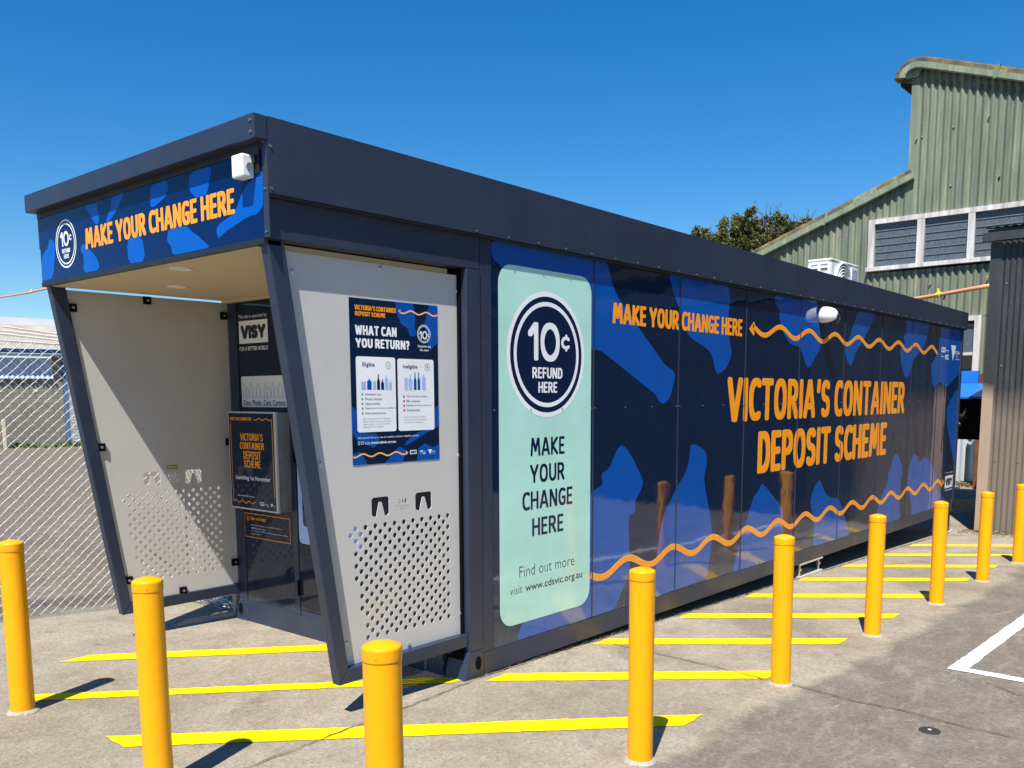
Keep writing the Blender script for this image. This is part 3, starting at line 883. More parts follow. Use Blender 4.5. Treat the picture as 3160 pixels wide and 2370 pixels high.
def bottle(x, z, w_, h_, neck, m, d=D2, plane=P_pan):
    if neck <= 0: pts = [(x-w_/2, z), (x+w_/2, z), (x+w_/2, z+h_), (x-w_/2, z+h_)]
    else: pts = [(x-w_/2, z), (x+w_/2, z), (x+w_/2, z+h_*(1-neck)), (x+w_*.18, z+h_*(1-neck*.6)), (x+w_*.16, z+h_), (x-w_*.16, z+h_), (x-w_*.18, z+h_*(1-neck*.6)), (x-w_/2, z+h_*(1-neck))]
    poly(mb, pts, plane, d, m)
for x, w_, h_, nk, m in ((-.676, .030, .042, 0, M_paleblue), (-.637, .030, .055, .2, M_blue), (-.602, .020, .044, 0, M_paleblue), (-.574, .020, .082, .45, M_ink), (-.546, .020, .055, .35, M_ink), (-.518, .022, .078, .3, M_paleblue), (-.490, .020, .047, .25, M_paleblue)):
    bottle(x, 1.738, w_, h_, nk, m)
for x, w_, h_, nk, m in ((-.376, .024, .064, 0, M_paleblue), (-.344, .028, .080, .35, M_paleblue), (-.309, .020, .095, .45, M_blue), (-.281, .020, .095, .45, M_blue), (-.243, .030, .085, .25, M_paleblue)):
    bottle(x, 1.738, w_, h_, nk, m)
for i, s in enumerate(("Aluminium cans", "Plastic bottles", "Glass bottles", "Paperboard cartons (under 3L)", "Steel bottles/cans")):
    z = 1.708 - .0248*i; disc(mb, -.687, z+.0065, .0065, P_pan, D2, M_green, 16)
    T_(s, -.668, -.668+.0079*len(s), z, z+.013, M_ink, -.005, D2)
for i, s in enumerate(("Wine and spirit bottles", "Milk containers", "Paperboard cartons (over 3L)", "Cordial bottles")):
    z = 1.695 - .0248*i; disc(mb, -.394, z+.0065, .0065, P_pan, D2, M_red, 16)
    T_(s, -.377, -.377+.0068*len(s), z, z+.013, M_ink, -.005, D2)
for i, s in enumerate(("Most beverage containers (between", "150mL and 3L) made from aluminium,", "glass, plastic, steel and liquid", "paperboard are eligible.")):
    T_(s, -.684, -.684+.0058*len(s), 1.580-.0145*i, 1.590-.0145*i, M_greyink, -.01, D2)
for i, s in enumerate(("Don\u2019t throw these out! Ineligible", "containers may still be accepted in", "your kerbside recycling bin.")):
    T_(s, -.396, -.396+.0050*len(s), 1.583-.0145*i, 1.593-.0145*i, M_greyink, -.01, D2)
T_("Still unsure? Ask us or use our website container eligibility scanner.", -.721, -.287, 1.478, 1.491, M_white, .0)
T_("visit", -.676, -.640, 1.450, 1.466, M_white, -.01)
T_("www.cdsvic.org.au", -.634, -.459, 1.447, 1.466, M_white, .02)
frame_line(mb, -.722, -.710, 1.450, 1.466, .002, P_pan, D, M_white); frame_line(mb, -.702, -.684, 1.452, 1.466, .002, P_pan, D, M_white)
ribbon(mb, sine(X0, -.385, 1.393, .008, .115, -.69, 60), .008, P_pan, D, M_orange_pale)
poly(mb, [(-.370, 1.393), (-.385, 1.405), (-.385, 1.380)], P_pan, D, M_orange_pale)
visy_logo(mb, -.356, -.306, 1.383, 1.405, P_pan, D); cds_logo(mb, -.281, -.237, 1.378, 1.400, P_pan, D); vic_logo(mb, -.218, -.160, 1.375, 1.403, P_pan, D)
mb.build("poster_print", poster, recalc=False)

# end wall under the canopy
for (ya, yb) in ((W_-.155, W_-.116), (1.612, 1.667), (.105, .16)):
    mb = MB().mat(M_steel); mb.box(-.002, .03, ya, yb, .15, 2.398); mb.build("door_frame", kiosk)
mb = MB().mat(M_navy_shaded); mb.box(.004, .03, 1.668, W_-.156, .168, 2.398); mb.mat(M_steel); mb.box(0.0, .03, 1.668, W_-.156, .149, .1675)
ewall = mb.build("end_panel", kiosk)
mb = MB().mat(M_navy_shaded); mb.box(.002, .03, .162, 1.605, .192, 2.38); mb.mat(M_steel); mb.box(0.0, .03, .162, 1.605, .149, .187)
door = mb.build("door", kiosk)
mb = MB().mat(M_black)
for z in (.35, 1.30, 2.1): mb.tube([(-.012, 1.608, z-.055), (-.012, 1.608, z+.055)], .010, 10)
mb.build("hinge", door)
mb = MB(); rect(mb, 1.598, .9, .675, 1.90, P_end, .0, M_paleblue, .04); rect(mb, 1.55, 1.0, .80, 1.11, P_end, .0008, M_ink, .03)
for i in range(3): add_text(mb, ("Place containers", "one at a time", "into the chute")[i], P_end, 1.52, 1.18, 1.03-.07*i, 1.06-.07*i, M_white, .0015)
mb.build("door_notice", door, recalc=False)
mb = MB()
add_text(mb, "This site is operated by", P_end, 2.257, 1.899, 2.262, 2.295, M_white, -.002)
visy_logo(mb, 2.256, 1.893, 2.089, 2.251, P_end, -.002)
add_text(mb, "FOR A BETTER WORLD", P_end, 2.255, 1.897, 2.037, 2.066, M_white, -.002, weight=.012)
mb.build("operator_sign", ewall, recalc=False)
mb = MB(); rect(mb, 2.252, 1.69, 1.628, 1.852, P_end, -.002, M_whiteplastic, .015)
add_text(mb, "Glass. Plastic. Cans. Cartons.", P_end, 2.236, 1.70, 1.640, 1.681, M_ink, -.0012, weight=.012)
x = 2.228
for i, (w_, h_, nk) in enumerate(((.026, .10, .45), (.036, .075, .4), (.036, .11, .45), (.036, .065, 0), (.042, .10, .3), (.042, .06, 0))*2):
    pts = [(x, 1.70), (x-w_, 1.70), (x-w_, 1.70+h_*(1-nk)), (x-w_*.64, 1.70+h_*(1-nk*.5)), (x-w_*.62, 1.70+h_), (x-w_*.38, 1.70+h_), (x-w_*.36, 1.70+h_*(1-nk*.5)), (x, 1.70+h_*(1-nk)), (x, 1.70)] if nk else [(x, 1.70), (x-w_, 1.70), (x-w_, 1.70+h_), (x, 1.70+h_), (x, 1.70)]
    ribbon(mb, pts, .0028, P_end, -.0012, M_greyink); x -= w_+.009
mb.build("container_sign", ewall, recalc=False)
mb = MB(); frame_line(mb, 2.284, 1.705, .655, .838, .005, P_end, -.002, M_orange)
add_text(mb, "Can we help?", P_end, 2.205, 2.00, .783, .815, M_orange, -.002, weight=.02)
ring(mb, 2.238, .798, .014, .018, P_end, -.002, M_orange, 20); rect(mb, 2.240, 2.236, .790, .806, P_end, -.002, M_orange)
for i, s in enumerate(("If you are experiencing problems with this machine please call us on", "1800 000 000 or visit our website", "This area is under surveillance. Littering and/or illegal dumping is an offence.", "Penalties may apply.")):
    add_text(mb, s, P_end, 2.20, 2.20-.0058*len(s), .745-.022*i, .756-.022*i, M_white, -.002)
mb.build("help_notice", ewall, recalc=False)

# display box fixed to the end wall
mb = MB().mat(M_alu)
mb.box(-.118, -.100, 1.667, 2.258, .890, 1.598)
mb.mat(M_acrylic); mb.box(-.100, 0.0025, 1.670, 2.255, .893, 1.595)
dbox = mb.build("display_box", kiosk, bevel=.003)
mb = MB().mat(M_navy_shaded); mb.box(-.120, -.1183, 1.690, 2.246, .902, 1.586)
mb.mat(M_orange)
add_sign(mb, "MAKE YOUR CHANGE HERE", P_box, 2.226, 1.952, 1.535, 1.557, M_orange, .001)
ribbon(mb, sine(1.925, 1.712, 1.545, .007, .085, 1.86, 50), .006, P_box, .001, M_orange)
ribbon(mb, [(1.712, 1.548), (1.704, 1.540), (1.702, .999)], .006, P_box, .001, M_orange); ribbon(mb, [(2.222, 1.515), (2.222, .945)], .005, P_box, .001, M_orange)
ribbon(mb, sine(2.222, 1.935, .945, .008, .085, 2.19, 50), .006, P_box, .001, M_orange)
for s, a, b, c, d in (("VICTORIA\u2019S", 2.103, 1.818, 1.391, 1.443), ("CONTAINER", 2.111, 1.808, 1.329, 1.379), ("DEPOSIT", 2.069, 1.851, 1.257, 1.316), ("SCHEME", 2.066, 1.858, 1.197, 1.250)):
    add_sign(mb, s, P_box, a, b, c, d, M_orange, .001, pen=.15)
add_text(mb, "Launching 1st November", P_box, 2.180, 1.744, 1.098, 1.138, M_white, .001, weight=.012)
add_text(mb, "visit www.cdsvic.org.au", P_box, 2.165, 1.949, .980, .997, M_white, .001)
visy_logo(mb, 1.883, 1.833, .932, .957, P_box, .001); cds_logo(mb, 1.815, 1.775, .929, .949, P_box, .001); vic_logo(mb, 1.755, 1.70, .927, .953, P_box, .001)
mb.build("poster", dbox, recalc=False)

# adjustable feet under the low end
mb = MB().mat(M_alu)
mb.box(4.90, 5.47, -.012, .16, -.014, -.001); mb.box(4.90, 5.47, -.012, .16, gz(5.2)-.004, gz(5.2)+.022)
mb.mat(M_bolt)
for x in (4.935, 5.42):
    mb.tube([(x, .02, gz(5.2)), (x, .02, 0)], .013, 10); mb.tube([(x, .02, -.075), (x, .02, -.05)], .026, 6)
mb.build("levelling_foot", kiosk)
mb = MB().mat(M_steel); mb.box(10.20, 10.28, .02, .10, gz(10.2), -.003); mb.mat(M_alu); mb.box(10.12, 10.36, -.01, .22, gz(10.2)-.005, gz(10.2)+.015)
mb.build("levelling_foot", kiosk)

# ------------------------------------------------------------------ ground
def ground_material():
    m, nt, bs = new_mat("old_concrete_yard")
    p = coords(nt)
    S = sep(nt, p)
    big = noise_tex(nt, 0.5, 5, 0.62, p); mid = noise_tex(nt, 2.3, 8, 0.68, p, 0.5); fine = noise_tex(nt, 55.0, 4, 0.75, p)
    st = noise_tex(nt, 2.2, 6, 0.7, coords(nt, (1.0, 2.6, 1.0)), 1.6)     # swirls of the float
    # newer pale slab by the kiosk, older darker surface beyond a ragged edge
    edge = mathn(nt, 'ADD', S[1], mathn(nt, 'MULTIPLY', mathn(nt, 'SUBTRACT', noise_tex(nt, 1.1, 7, 0.68, p), 0.5), 0.60))
    slab = mathn(nt, 'MULTIPLY', mathn(nt, 'ADD', edge, 1.62), 11.0, clamp=True)
    cA = ramp(nt, mid, [(0.22, (0.190, 0.160, 0.120)), (0.5, (0.290, 0.248, 0.190)), (0.78, (0.362, 0.317, 0.252))])
    cB = ramp(nt, mid, [(0.22, (0.122, 0.104, 0.083)), (0.55, (0.178, 0.155, 0.126)), (0.8, (0.222, 0.197, 0.163))])
    c = mixc(nt, slab, cB, cA)
    beyond = mathn(nt, 'MULTIPLY', mathn(nt, 'SUBTRACT', edge, 3.55), 5.0, clamp=True)
    cC = ramp(nt, mid, [(0.22, (0.100, 0.082, 0.062)), (0.55, (0.150, 0.126, 0.097)), (0.8, (0.195, 0.168, 0.133))])
    c = mixc(nt, beyond, c, cC)
    c = mixc(nt, ramp(nt, st, [(0.50, (0, 0, 0)), (0.72, (0.40,)*3)]), c, (0.40, 0.352, 0.28))
    stain = ramp(nt, big, [(0.52, (0, 0, 0)), (0.68, (0.50,)*3)])
    c = mixc(nt, stain, c, (0.145, 0.118, 0.085))
    oil = ramp(nt, noise_tex(nt, 0.9, 3, 0.5, coords(nt, (1.3, .8, 1))), [(0.66, (0, 0, 0)), (0.76, (0.45,)*3)])
    c = mixc(nt, oil, c, (0.075, 0.066, 0.056))
    # aggregate: pale stones and dark pits
    v = N(nt, 'ShaderNodeTexVoronoi'); v.inputs['Scale'].default_value = 70.0; nt.links.new(p, v.inputs['Vector'])
    stone = ramp(nt, v.outputs['Color'], [(0.0, (0.66,)*3), (0.30, (0.92,)*3), (0.65, (1.06,)*3), (1.0, (1.34,)*3)])
    c = mixc(nt, 0.8, c, stone, 'MULTIPLY')
    pit = ramp(nt, fine, [(0.30, (1, 1, 1)), (0.40, (0, 0, 0))])
    c = mixc(nt, mathn(nt, 'MULTIPLY', pit, 0.34), c, (0.055, 0.045, 0.033))
    pale = ramp(nt, noise_tex(nt, 24.0, 5, 0.7, p), [(0.58, (0, 0, 0)), (0.70, (1, 1, 1))])
    c = mixc(nt, mathn(nt, 'MULTIPLY', pale, 0.38), c, (0.43, 0.385, 0.315))
    spot = ramp(nt, noise_tex(nt, 6.0, 2, 0.5, p), [(0.735, (0, 0, 0)), (0.765, (1, 1, 1))])
    c = mixc(nt, mathn(nt, 'MULTIPLY', spot, 0.5), c, (0.09, 0.07, 0.05))
    nt.links.new(c, bs.inputs['Base Color'])
    bs.inputs['Roughness'].default_value = 0.9
    bs.inputs['Specular IOR Level'].default_value = 0.2
    h = mathn(nt, 'ADD', mathn(nt, 'MULTIPLY', v.outputs['Distance'], 0.6), mathn(nt, 'ADD', mathn(nt, 'MULTIPLY', st, 0.8), mathn(nt, 'MULTIPLY', fine, 1.4)))
    bump(nt, bs, h, 0.0045, 0.85)
    return m
M_ground = ground_material()
mb = MB().mat(M_ground)
xs = [-300, -60, -9, -4, 0, 4, 8, 11, 30, 300]; ys = [-300, -30, -6, 0, 6, 30, 80, 400]
V = [(x, y, gz(x)) for x in xs for y in ys]; F = []
for i in range(len(xs)-1):
    for j in range(len(ys)-1):
        a = i*len(ys)+j; F.append((a, a+len(ys), a+len(ys)+1, a+1))
mb.idx(V, F)
g = mb.build("ground"); props(g, "pale weathered concrete yard sloping gently along the kiosk", kind='structure')

# painted markings
def line_paint(name, col, wear):
    m, nt, bs = new_mat(name)
    p = coords(nt)
    c = ramp(nt, noise_tex(nt, 5.0, 6, 0.65, p), [(0.3, tuple(k*0.90 for k in col)), (0.7, col)])
    pit = ramp(nt, noise_tex(nt, 48.0, 3, 0.7, p), [(0.31, (1, 1, 1)), (0.40, (0, 0, 0))])
    c = mixc(nt, mathn(nt, 'MULTIPLY', pit, wear), c, (0.22, 0.17, 0.06))
    nt.links.new(c, bs.inputs['Base Color']); bs.inputs['Roughness'].default_value = 0.7; bs.inputs['Specular IOR Level'].default_value = 0.15
    bump(nt, bs, noise_tex(nt, 48.0, 3, 0.7, p), 0.002)
    return m
M_yellowline = line_paint("yellow_line_paint", (0.92, 0.62, 0.001), 0.35)
M_whiteline = line_paint("white_line_paint", (0.82, 0.84, 0.86), 0.15)
def marking(name, pts, m, label, z=.004):
    mb = MB().mat(m)
    # cut into short lengths so the sheet follows the ground
    rnd = random.Random(int(abs(pts[0][0])*1000)+5); P = []
    for i in range(len(pts)):
        a, b = pts[i], pts[(i+1) % len(pts)]; L = math.hypot(b[0]-a[0], b[1]-a[1]); n = max(1, min(120, int(L/.035)))
        for k in range(n):
            j = .0028 if k else 0
            P.append((a[0]+(b[0]-a[0])*k/n+rnd.gauss(0, j), a[1]+(b[1]-a[1])*k/n+rnd.gauss(0, j)))
    mb.face([(x, y, gz(x)+z) for x, y in P])
    o = mb.build(name); props(o, label, kind='structure'); return o
YL = [([(-1.471, 2.119), (-1.262, 2.149), (.26, 1.06), (.155, .93)], "short yellow stripe nearest the fence"),
      ([(-1.90, 1.60), (-1.891, 1.443), (-.07, .020), (.12, -.005), (-.08, .175)], "long yellow stripe running under the canopy to the kiosk corner"),
      ([(-1.871, .627), (-1.877, .424), (.221, -1.378), (.457, -1.364)], "yellow stripe crossing the corner between the front bollards")]
lab = ("at the kiosk corner post", "below the mint card", "second past the mint card", "third past the mint card", "beside the levelling foot", "fifth along the long side", "sixth along the long side", "last, by the shed wall")
for k in range(8):
    x = .068+1.163*k + (.0 if k else 0)
    e = -1.31 if k < 4 else -1.28
    YL.append(([(x+.02, -.05-.05*(k == 0)), (x+.235, -.035-.05*(k == 0)), (x+1.49, e), (x+1.26, e-.01)], "diagonal yellow stripe " + lab[k]))
for pts, l in YL: marking("yellow_stripe", pts, M_yellowline, l)
marking("white_bay_line", [(2.362, -2.083), (9.5, -2.075), (9.5, -2.178), (2.461, -2.186), (2.477, -2.505), (2.52, -6.5), (2.41, -6.5), (2.360, -2.528)][:4], M_whiteline, "white parking bay line running beside the bollards")
marking("white_bay_line", [(2.362, -2.0835), (2.461, -2.1865), (2.505, -6.5), (2.395, -6.5)], M_whiteline, "white parking bay line meeting the other at a corner", .0045)

# cracks and joints
M_crack = paint("dirty_joint", (0.055, 0.046, 0.036), 0.9, 0.3, 9)
def crack(pts, w0, label, jig=.007):
    rnd = random.Random(len(pts)*17+int(abs(pts[0][0])*100))
    P = []
    for i in range(len(pts)-1):
        a, b = pts[i], pts[i+1]; L = math.hypot(b[0]-a[0], b[1]-a[1]); n = max(2, int(L/.05))
        for k in range(n): P.append((a[0]+(b[0]-a[0])*k/n+rnd.uniform(-jig, jig), a[1]+(b[1]-a[1])*k/n+rnd.uniform(-jig, jig)))
    P.append(pts[-1])
    mb = MB().mat(M_crack); A = []; B = []
    for i, p_ in enumerate(P):
        a = P[max(0, i-1)]; b = P[min(len(P)-1, i+1)]; dx, dy = b[0]-a[0], b[1]-a[1]; L = math.hypot(dx, dy) or 1
        ww = w0*rnd.uniform(.35, 1.2)/2
        A.append((p_[0]-dy/L*ww, p_[1]+dx/L*ww)); B.append((p_[0]+dy/L*ww, p_[1]-dx/L*ww))
    n = len(P)
    mb.idx([(x, y, gz(x)+.0085) for x, y in A+B], [(i, i+1, n+i+1, n+i) for i in range(n-1)])
    props(mb.build("concrete_joint", recalc=False), label, kind='structure')
crack([(1.37, -.06), (1.342, -.704), (1.335, -1.0), (1.295, -1.309), (1.305, -1.522), (1.252, -1.888), (1.268, -2.162), (1.225, -2.435), (1.217, -3.2)], .009, "crack crossing the yard")
crack([(-1.9, -.26), (-1.573, -.216), (-1.177, -.178), (-.939, -.148), (-.616, -.125), (-.138, -.062), (.186, -.025)], .008, "crack leading to the kiosk corner")
crack([(.186, -.022), (1.0, .0), (3.0, .0), (6.0, .0), (10.3, -.01)], .012, "slab joint along the kiosk")
crack([(5.9, -.02), (6.3, -.30), (6.9, -.52), (7.0, -.62)], .010, "short crack by the stripes")
crack([(2.2, -2.35), (2.05, -2.55), (2.12, -2.8), (1.9, -3.1)], .006, "hair crack in the older surface")

M_straw = paint("dry_straw", (.34, .26, .12), .8, .3, 20)
mb = MB().mat(M_straw)
rnd = random.Random(77)
for k in range(420):
    x = rnd.uniform(.2, 10.2) if k > 120 else rnd.uniform(.1, 2.4); y = -.005+rnd.gauss(0, .022); z = gz(x)+.006; a = rnd.uniform(0, 6.28); l = rnd.uniform(.01, .035); ww = .003
    dx, dy = math.cos(a)*l, math.sin(a)*l
    mb.face([(x-dx+ww, y-dy, z), (x-dx-ww, y-dy, z+.003), (x+dx, y+dy, z+rnd.uniform(.002, .025))])
props(mb.build("dry_grass", recalc=False), "dry straw and grit caught in the slab joint along the kiosk", "grass", kind='stuff')

# survey disc let into the concrete
t = thing("survey_cover", (1.035, -2.355, gz(1.035)), "small round dark cover with a pale centre set in the concrete", "drain cover")
mb = MB().mat(paint("dark_rubber", (0.03, .03, .032), .6)); mb.lathe([(.052, gz(1.035)), (.052, gz(1.035)+.006), (.046, gz(1.035)+.009)], 1.035, -2.355, 28); mb.build("cover_rim", t)
mb = MB().mat(M_alu); mb.lathe([(.010, gz(1.035)+.009), (.010, gz(1.035)+.0105)], 1.035, -2.355, 14); mb.build("cover_centre", t)

# ------------------------------------------------------------------ bollards
def bollard_paint():
    m, nt, bs = new_mat("yellow_bollard_paint")
    g_ = N(nt, 'ShaderNodeTexCoord'); oi = N(nt, 'ShaderNodeObjectInfo')
    ad = N(nt, 'ShaderNodeVectorMath'); ad.operation = 'ADD'
    nt.links.new(g_.outputs['Object'], ad.inputs[0]); nt.links.new(oi.outputs['Location'], ad.inputs[1])
    p = ad.outputs[0]
    c = ramp(nt, noise_tex(nt, 5.0, 5, 0.6, p), [(0.3, (0.84, 0.35, 0.001)), (0.7, (0.90, 0.39, 0.0012))])
    z = sep(nt, g_.outputs['Object'])[2]
    low = mathn(nt, 'MULTIPLY', mathn(nt, 'SUBTRACT', 0.16, z, clamp=True), 1.6)
    d = mathn(nt, 'MULTIPLY', ramp(nt, noise_tex(nt, 60.0, 3, 0.6, p), [(0.60, (0, 0, 0)), (0.68, (1, 1, 1))]), mathn(nt, 'ADD', low, 0.05))
    c = mixc(nt, d, c, (0.06, 0.035, 0.012))
    nt.links.new(c, bs.inputs['Base Color'])
    bs.inputs['Roughness'].default_value = 0.30; bs.inputs['Specular IOR Level'].default_value = 0.40
    bump(nt, bs, noise_tex(nt, 38.0, 2, 0.5, p), 0.0006)
    return m
M_boll = bollard_paint()
M_grout = paint("white_grout", (0.33, 0.305, 0.26), 0.85, .12, 12)
BOLL = [(-1.988, 1.3075, "yellow bollard beside the chain-link fence, shadow across a stripe, leftmost of all"),
        (-2.0025, -.161, "yellow bollard in front of the canopy mouth, between the outer stripes"),
        (-2.0316, -1.638, "yellow bollard nearest the camera, standing before the perforated side panel"),
        (-.3316, -1.4655, "yellow bollard standing before the mint card's right edge, shadow on a stripe's end"),
        (1.2916, -1.425, "yellow bollard on the cracked joint, scuffed at its white grouted foot"),
        (2.9516, -1.399, "yellow bollard next beyond the scuffed one on the cracked joint"),
        (4.552, -1.4047, "yellow bollard in front of the kiosk's far operator logo"),
        (6.1056, -1.4097, "yellow bollard in front of the dark shed's pale corner strip"),
        (7.723, -1.4017, "yellow bollard furthest along the row, cut by the right edge")]
bx, by, bl = BOLL[0]
b0 = thing("bollard", (0, 0, 0), bl, "bollard", "yellow bollards around the kiosk")
mb = MB().mat(M_boll); mb.smooth = True; mb.lathe([(.0585, 0.0), (.0585, .868)], 0, 0, 40, cap=False)
post_o = mb.build("post", b0)
mb = MB().mat(M_boll); mb.smooth = True
mb.lathe([(.0588, .8585), (.0602, .859), (.0606, .862), (.0607, .878), (.0606, .896)], 0, 0, 40, cap=False)
mb.lathe([(.0606, .896), (.0600, .8995), (.0580, .9025)], 0, 0, 40, cap=False)
mb.lathe([(.0580, .9025), (.048, .9075), (.034, .9125), (.018, .9165), (.002, .918)], 0, 0, 40, cap=False)
cap_o = mb.build("cap", b0)
mb = MB().mat(M_boll); mb.tube([(-.0425, -.0415, .878), (-.0445, -.0435, .878)], .004, 8); mb.build("cap_screw", b0)
mb = MB().mat(M_grout)
rr = random.Random(3); nn = 36
ra = [.074+rr.uniform(-.003, .009) for _ in range(nn)]
Vv = [(ra[k]*math.cos(2*math.pi*k/nn), ra[k]*math.sin(2*math.pi*k/nn), .002) for k in range(nn)] + [(.066*math.cos(2*math.pi*k/nn), .066*math.sin(2*math.pi*k/nn), .013) for k in range(nn)] + [(.058*math.cos(2*math.pi*k/nn), .058*math.sin(2*math.pi*k/nn), .015) for k in range(nn)]
mb.idx(Vv, [(r_*nn+k, r_*nn+(k+1) % nn, (r_+1)*nn+(k+1) % nn, (r_+1)*nn+k) for r_ in range(2) for k in range(nn)])
mb.build("foot_ring", b0)
def dup(root, loc, label):
    r = root.copy(); COL.objects.link(r); r.location = loc; r['label'] = label
    for c_ in list(root.children):
        k = c_.copy(); COL.objects.link(k); k.parent = r
    return r
for x, y, l in BOLL[1:]:
    r = dup(b0, (x, y, gz(x)), l); r.rotation_euler = (random.uniform(-.007, .007), random.uniform(-.007, .007), random.uniform(-.9, .9))
b0.location = (bx, by, gz(bx))

# ------------------------------------------------------------------ chain-link fence
M_galv = paint("galvanised_wire", (0.66, 0.67, 0.67), 0.42, .12, 9, metallic=0.25)
fence = thing("chain_link_fence", (-1.4, 3.5, 0.04), "galvanised chain-link fence of diamond mesh running up to the kiosk's back corner", "fence")
def mesh_run(A, B, h, name):
    A = Vector((A[0], A[1], 0)); B = Vector((B[0], B[1], 0)); L = (B-A).length; u = (B-A)/L; nrm = Vector((-u.y, u.x, 0))
    px, pzv = .0733, .0705
    nx = int(L/px); nz = int((h)/pzv)
    mb = MB().mat(M_galv); mb.smooth = True
    rnd = random.Random(5)
    def P(i, j, o=0.0):
        s = i*px/2; z = .03 + j*pzv/2
        q_ = A+u*s; w_ = .012*math.sin(s*2.3+z*1.7)+.010*math.sin(z*5.1+s)
        return q_ + nrm*(w_+o) + Vector((.004*math.sin(j*1.3+i), 0, gz(q_.x)+z))
    for i in range(2*nx):
        for j in range(2*nz):
            if (i+j) % 2: continue
            a, b = P(i, j, -.004), P(i+1, j+1, -.004)
            m_ = (a+b)/2 - nrm*.004 + Vector((0, 0, .003))
            mb.tube([a, m_, b], .0021, 5, cap=False)
            if i > 0:
                a, b = P(i, j, .003), P(i-1, j+1, .003)
                mb.tube([a, b], .0017, 4, cap=False)
    for i in range(0, 2*nx, 2):          # twisted ends along the top
        a = P(i, 2*nz); mb.tube([a, a+Vector((.006, 0, .022))], .0022, 4, cap=False)
    return mb.build(name, fence, recalc=False)
mesh_run((-3.0, 3.773), (.07, 3.30), 2.07, "wire_mesh")
mesh_run((.085, 3.28), (.04, 2.56), 2.07, "wire_mesh")
mb = MB().mat(M_galv); mb.smooth = True; mb.tube([(.035, 2.505, -.02), (.035, 2.505, 2.15)], .024, 14); mb.build("fence_post", fence)
mb = MB().mat(M_galv); mb.smooth = True; mb.tube([(.085, 3.315, -.02), (.085, 3.315, 2.15)], .024, 14); mb.build("fence_post", fence)
mb = MB().mat(M_galv)
rnd = random.Random(9)
for k in range(60):
    y = rnd.uniform(2.56, 3.2); x = .06+rnd.uniform(-.03, .03); z = .03+rnd.uniform(0, .06)
    mb.tube([(x, y, z), (x+rnd.uniform(-.03, .03), y+rnd.uniform(.02, .08), z+rnd.uniform(-.02, .03)), (x+rnd.uniform(-.03, .03), y+rnd.uniform(.06, .13), z)], .0024, 4, cap=False)
mb.build("mesh_offcut", fence, recalc=False)

# ------------------------------------------------------------------ block building beyond the fence
def block_mat():
    m, nt, bs = new_mat("grey_block_wall")
    tc = N(nt, 'ShaderNodeTexCoord'); mp = N(nt, 'ShaderNodeMapping'); nt.links.new(tc.outputs['Object'], mp.inputs[0])
    b = N(nt, 'ShaderNodeTexBrick'); b.inputs['Scale'].default_value = 1.0
    b.inputs['Brick Width'].default_value = .40; b.inputs['Row Height'].default_value = .20; b.inputs['Mortar Size'].default_value = .008; b.inputs['Mortar Smooth'].default_value = 0.3
    b.inputs['Color1'].default_value = (.22, .195, .150, 1); b.inputs['Color2'].default_value = (.29, .262, .205, 1); b.inputs['Mortar'].default_value = (.11, .10, .085, 1)
    cb = N(nt, 'ShaderNodeCombineXYZ'); s = sep(nt, mp.outputs[0]); nt.links.new(s[0], cb.inputs[0]); nt.links.new(s[2], cb.inputs[1])
    nt.links.new(cb.outputs[0], b.inputs['Vector'])
    p = coords(nt)
    st = ramp(nt, noise_tex(nt, .9, 6, .65, p), [(0.45, (0, 0, 0)), (0.75, (0.6,)*3)])
    c = mixc(nt, st, b.outputs['Color'], (.15, .13, .10))
    rust = ramp(nt, noise_tex(nt, .7, 3, .6, coords(nt, (1.3, 1.3, .8))), [(0.62, (0, 0, 0)), (0.72, (.5,)*3)])
    c = mixc(nt, rust, c, (.32, .20, .12))
    nt.links.new(c, bs.inputs['Base Color']); bs.inputs['Roughness'].default_value = .9
    return m
BP = Vector((10.01, 35.41, -.33)); BU = Vector((.980, -.198, 0)); BN = Vector((.198, .980, 0))
def Bq(s, z, d=0.0): q_ = BP + BU*s + BN*d; return (q_.x, q_.y, z)
blk = thing("block_building", tuple(BP), "low grey concrete-block workshop with rusty pale iron roof beyond the chain-link fence", "building")
def bbox_(mb, s0, s1, d0, d1, z0, z1):
    mb.hexa([Bq(s0, z0, d0), Bq(s1, z0, d0), Bq(s1, z0, d1), Bq(s0, z0, d1), Bq(s0, z1, d0), Bq(s1, z1, d0), Bq(s1, z1, d1), Bq(s0, z1, d1)])
M_block = block_mat()
mb = MB().mat(M_block); bbox_(mb, -16, 2.46, 0, .2, -.6, 2.475); bbox_(mb, 2.12, 2.46, 0, .2, 2.4755, 3.45); bbox_(mb, 5.2, 14, 0, .2, -.6, 3.45)
mb.build("wall", blk)
M_bluegrey = paint("blue_grey_sheet", (.46, .54, .64), .5, .08, 1.0)
M_bluetrim = paint("blue_trim", (.06, .17, .38), .4)
M_darkblue = paint("dark_blue_gutter", (.012, .03, .12), .35)
M_oldiron = paint("old_iron_roof", (.31, .285, .26), .8, .22, 1.4, dirt=((.20, .11, .07), .6), dscale=.8)
M_greycap = paint("grey_ridge_cap", (.36, .37, .38), .55, .06, .8)
mb = MB().mat(M_bluegrey)
n = 100
Vv = []; 
for i in range(n*4+1):
    s = -16+18.08*i/(n*4); o = -.03-.030*math.cos(2*math.pi*i/4)
    Vv += [Bq(s, 2.48, o-.10), Bq(s, 2.66, o-.02), Bq(s, 3.30, o)]
mb.idx(Vv, [(3*i+k, 3*i+3+k, 3*i+4+k, 3*i+1+k) for i in range(n*4) for k in range(2)])
mb.build("sheet_cladding", blk, recalc=False)
mb = MB().mat(M_darkblue); bbox_(mb, -16, 14, -.42, -.28, 3.48, 3.64); mb.mat(M_bluegrey); bbox_(mb, -16, 14, -.27, -.1, 3.36, 3.46); mb.build("gutter", blk)
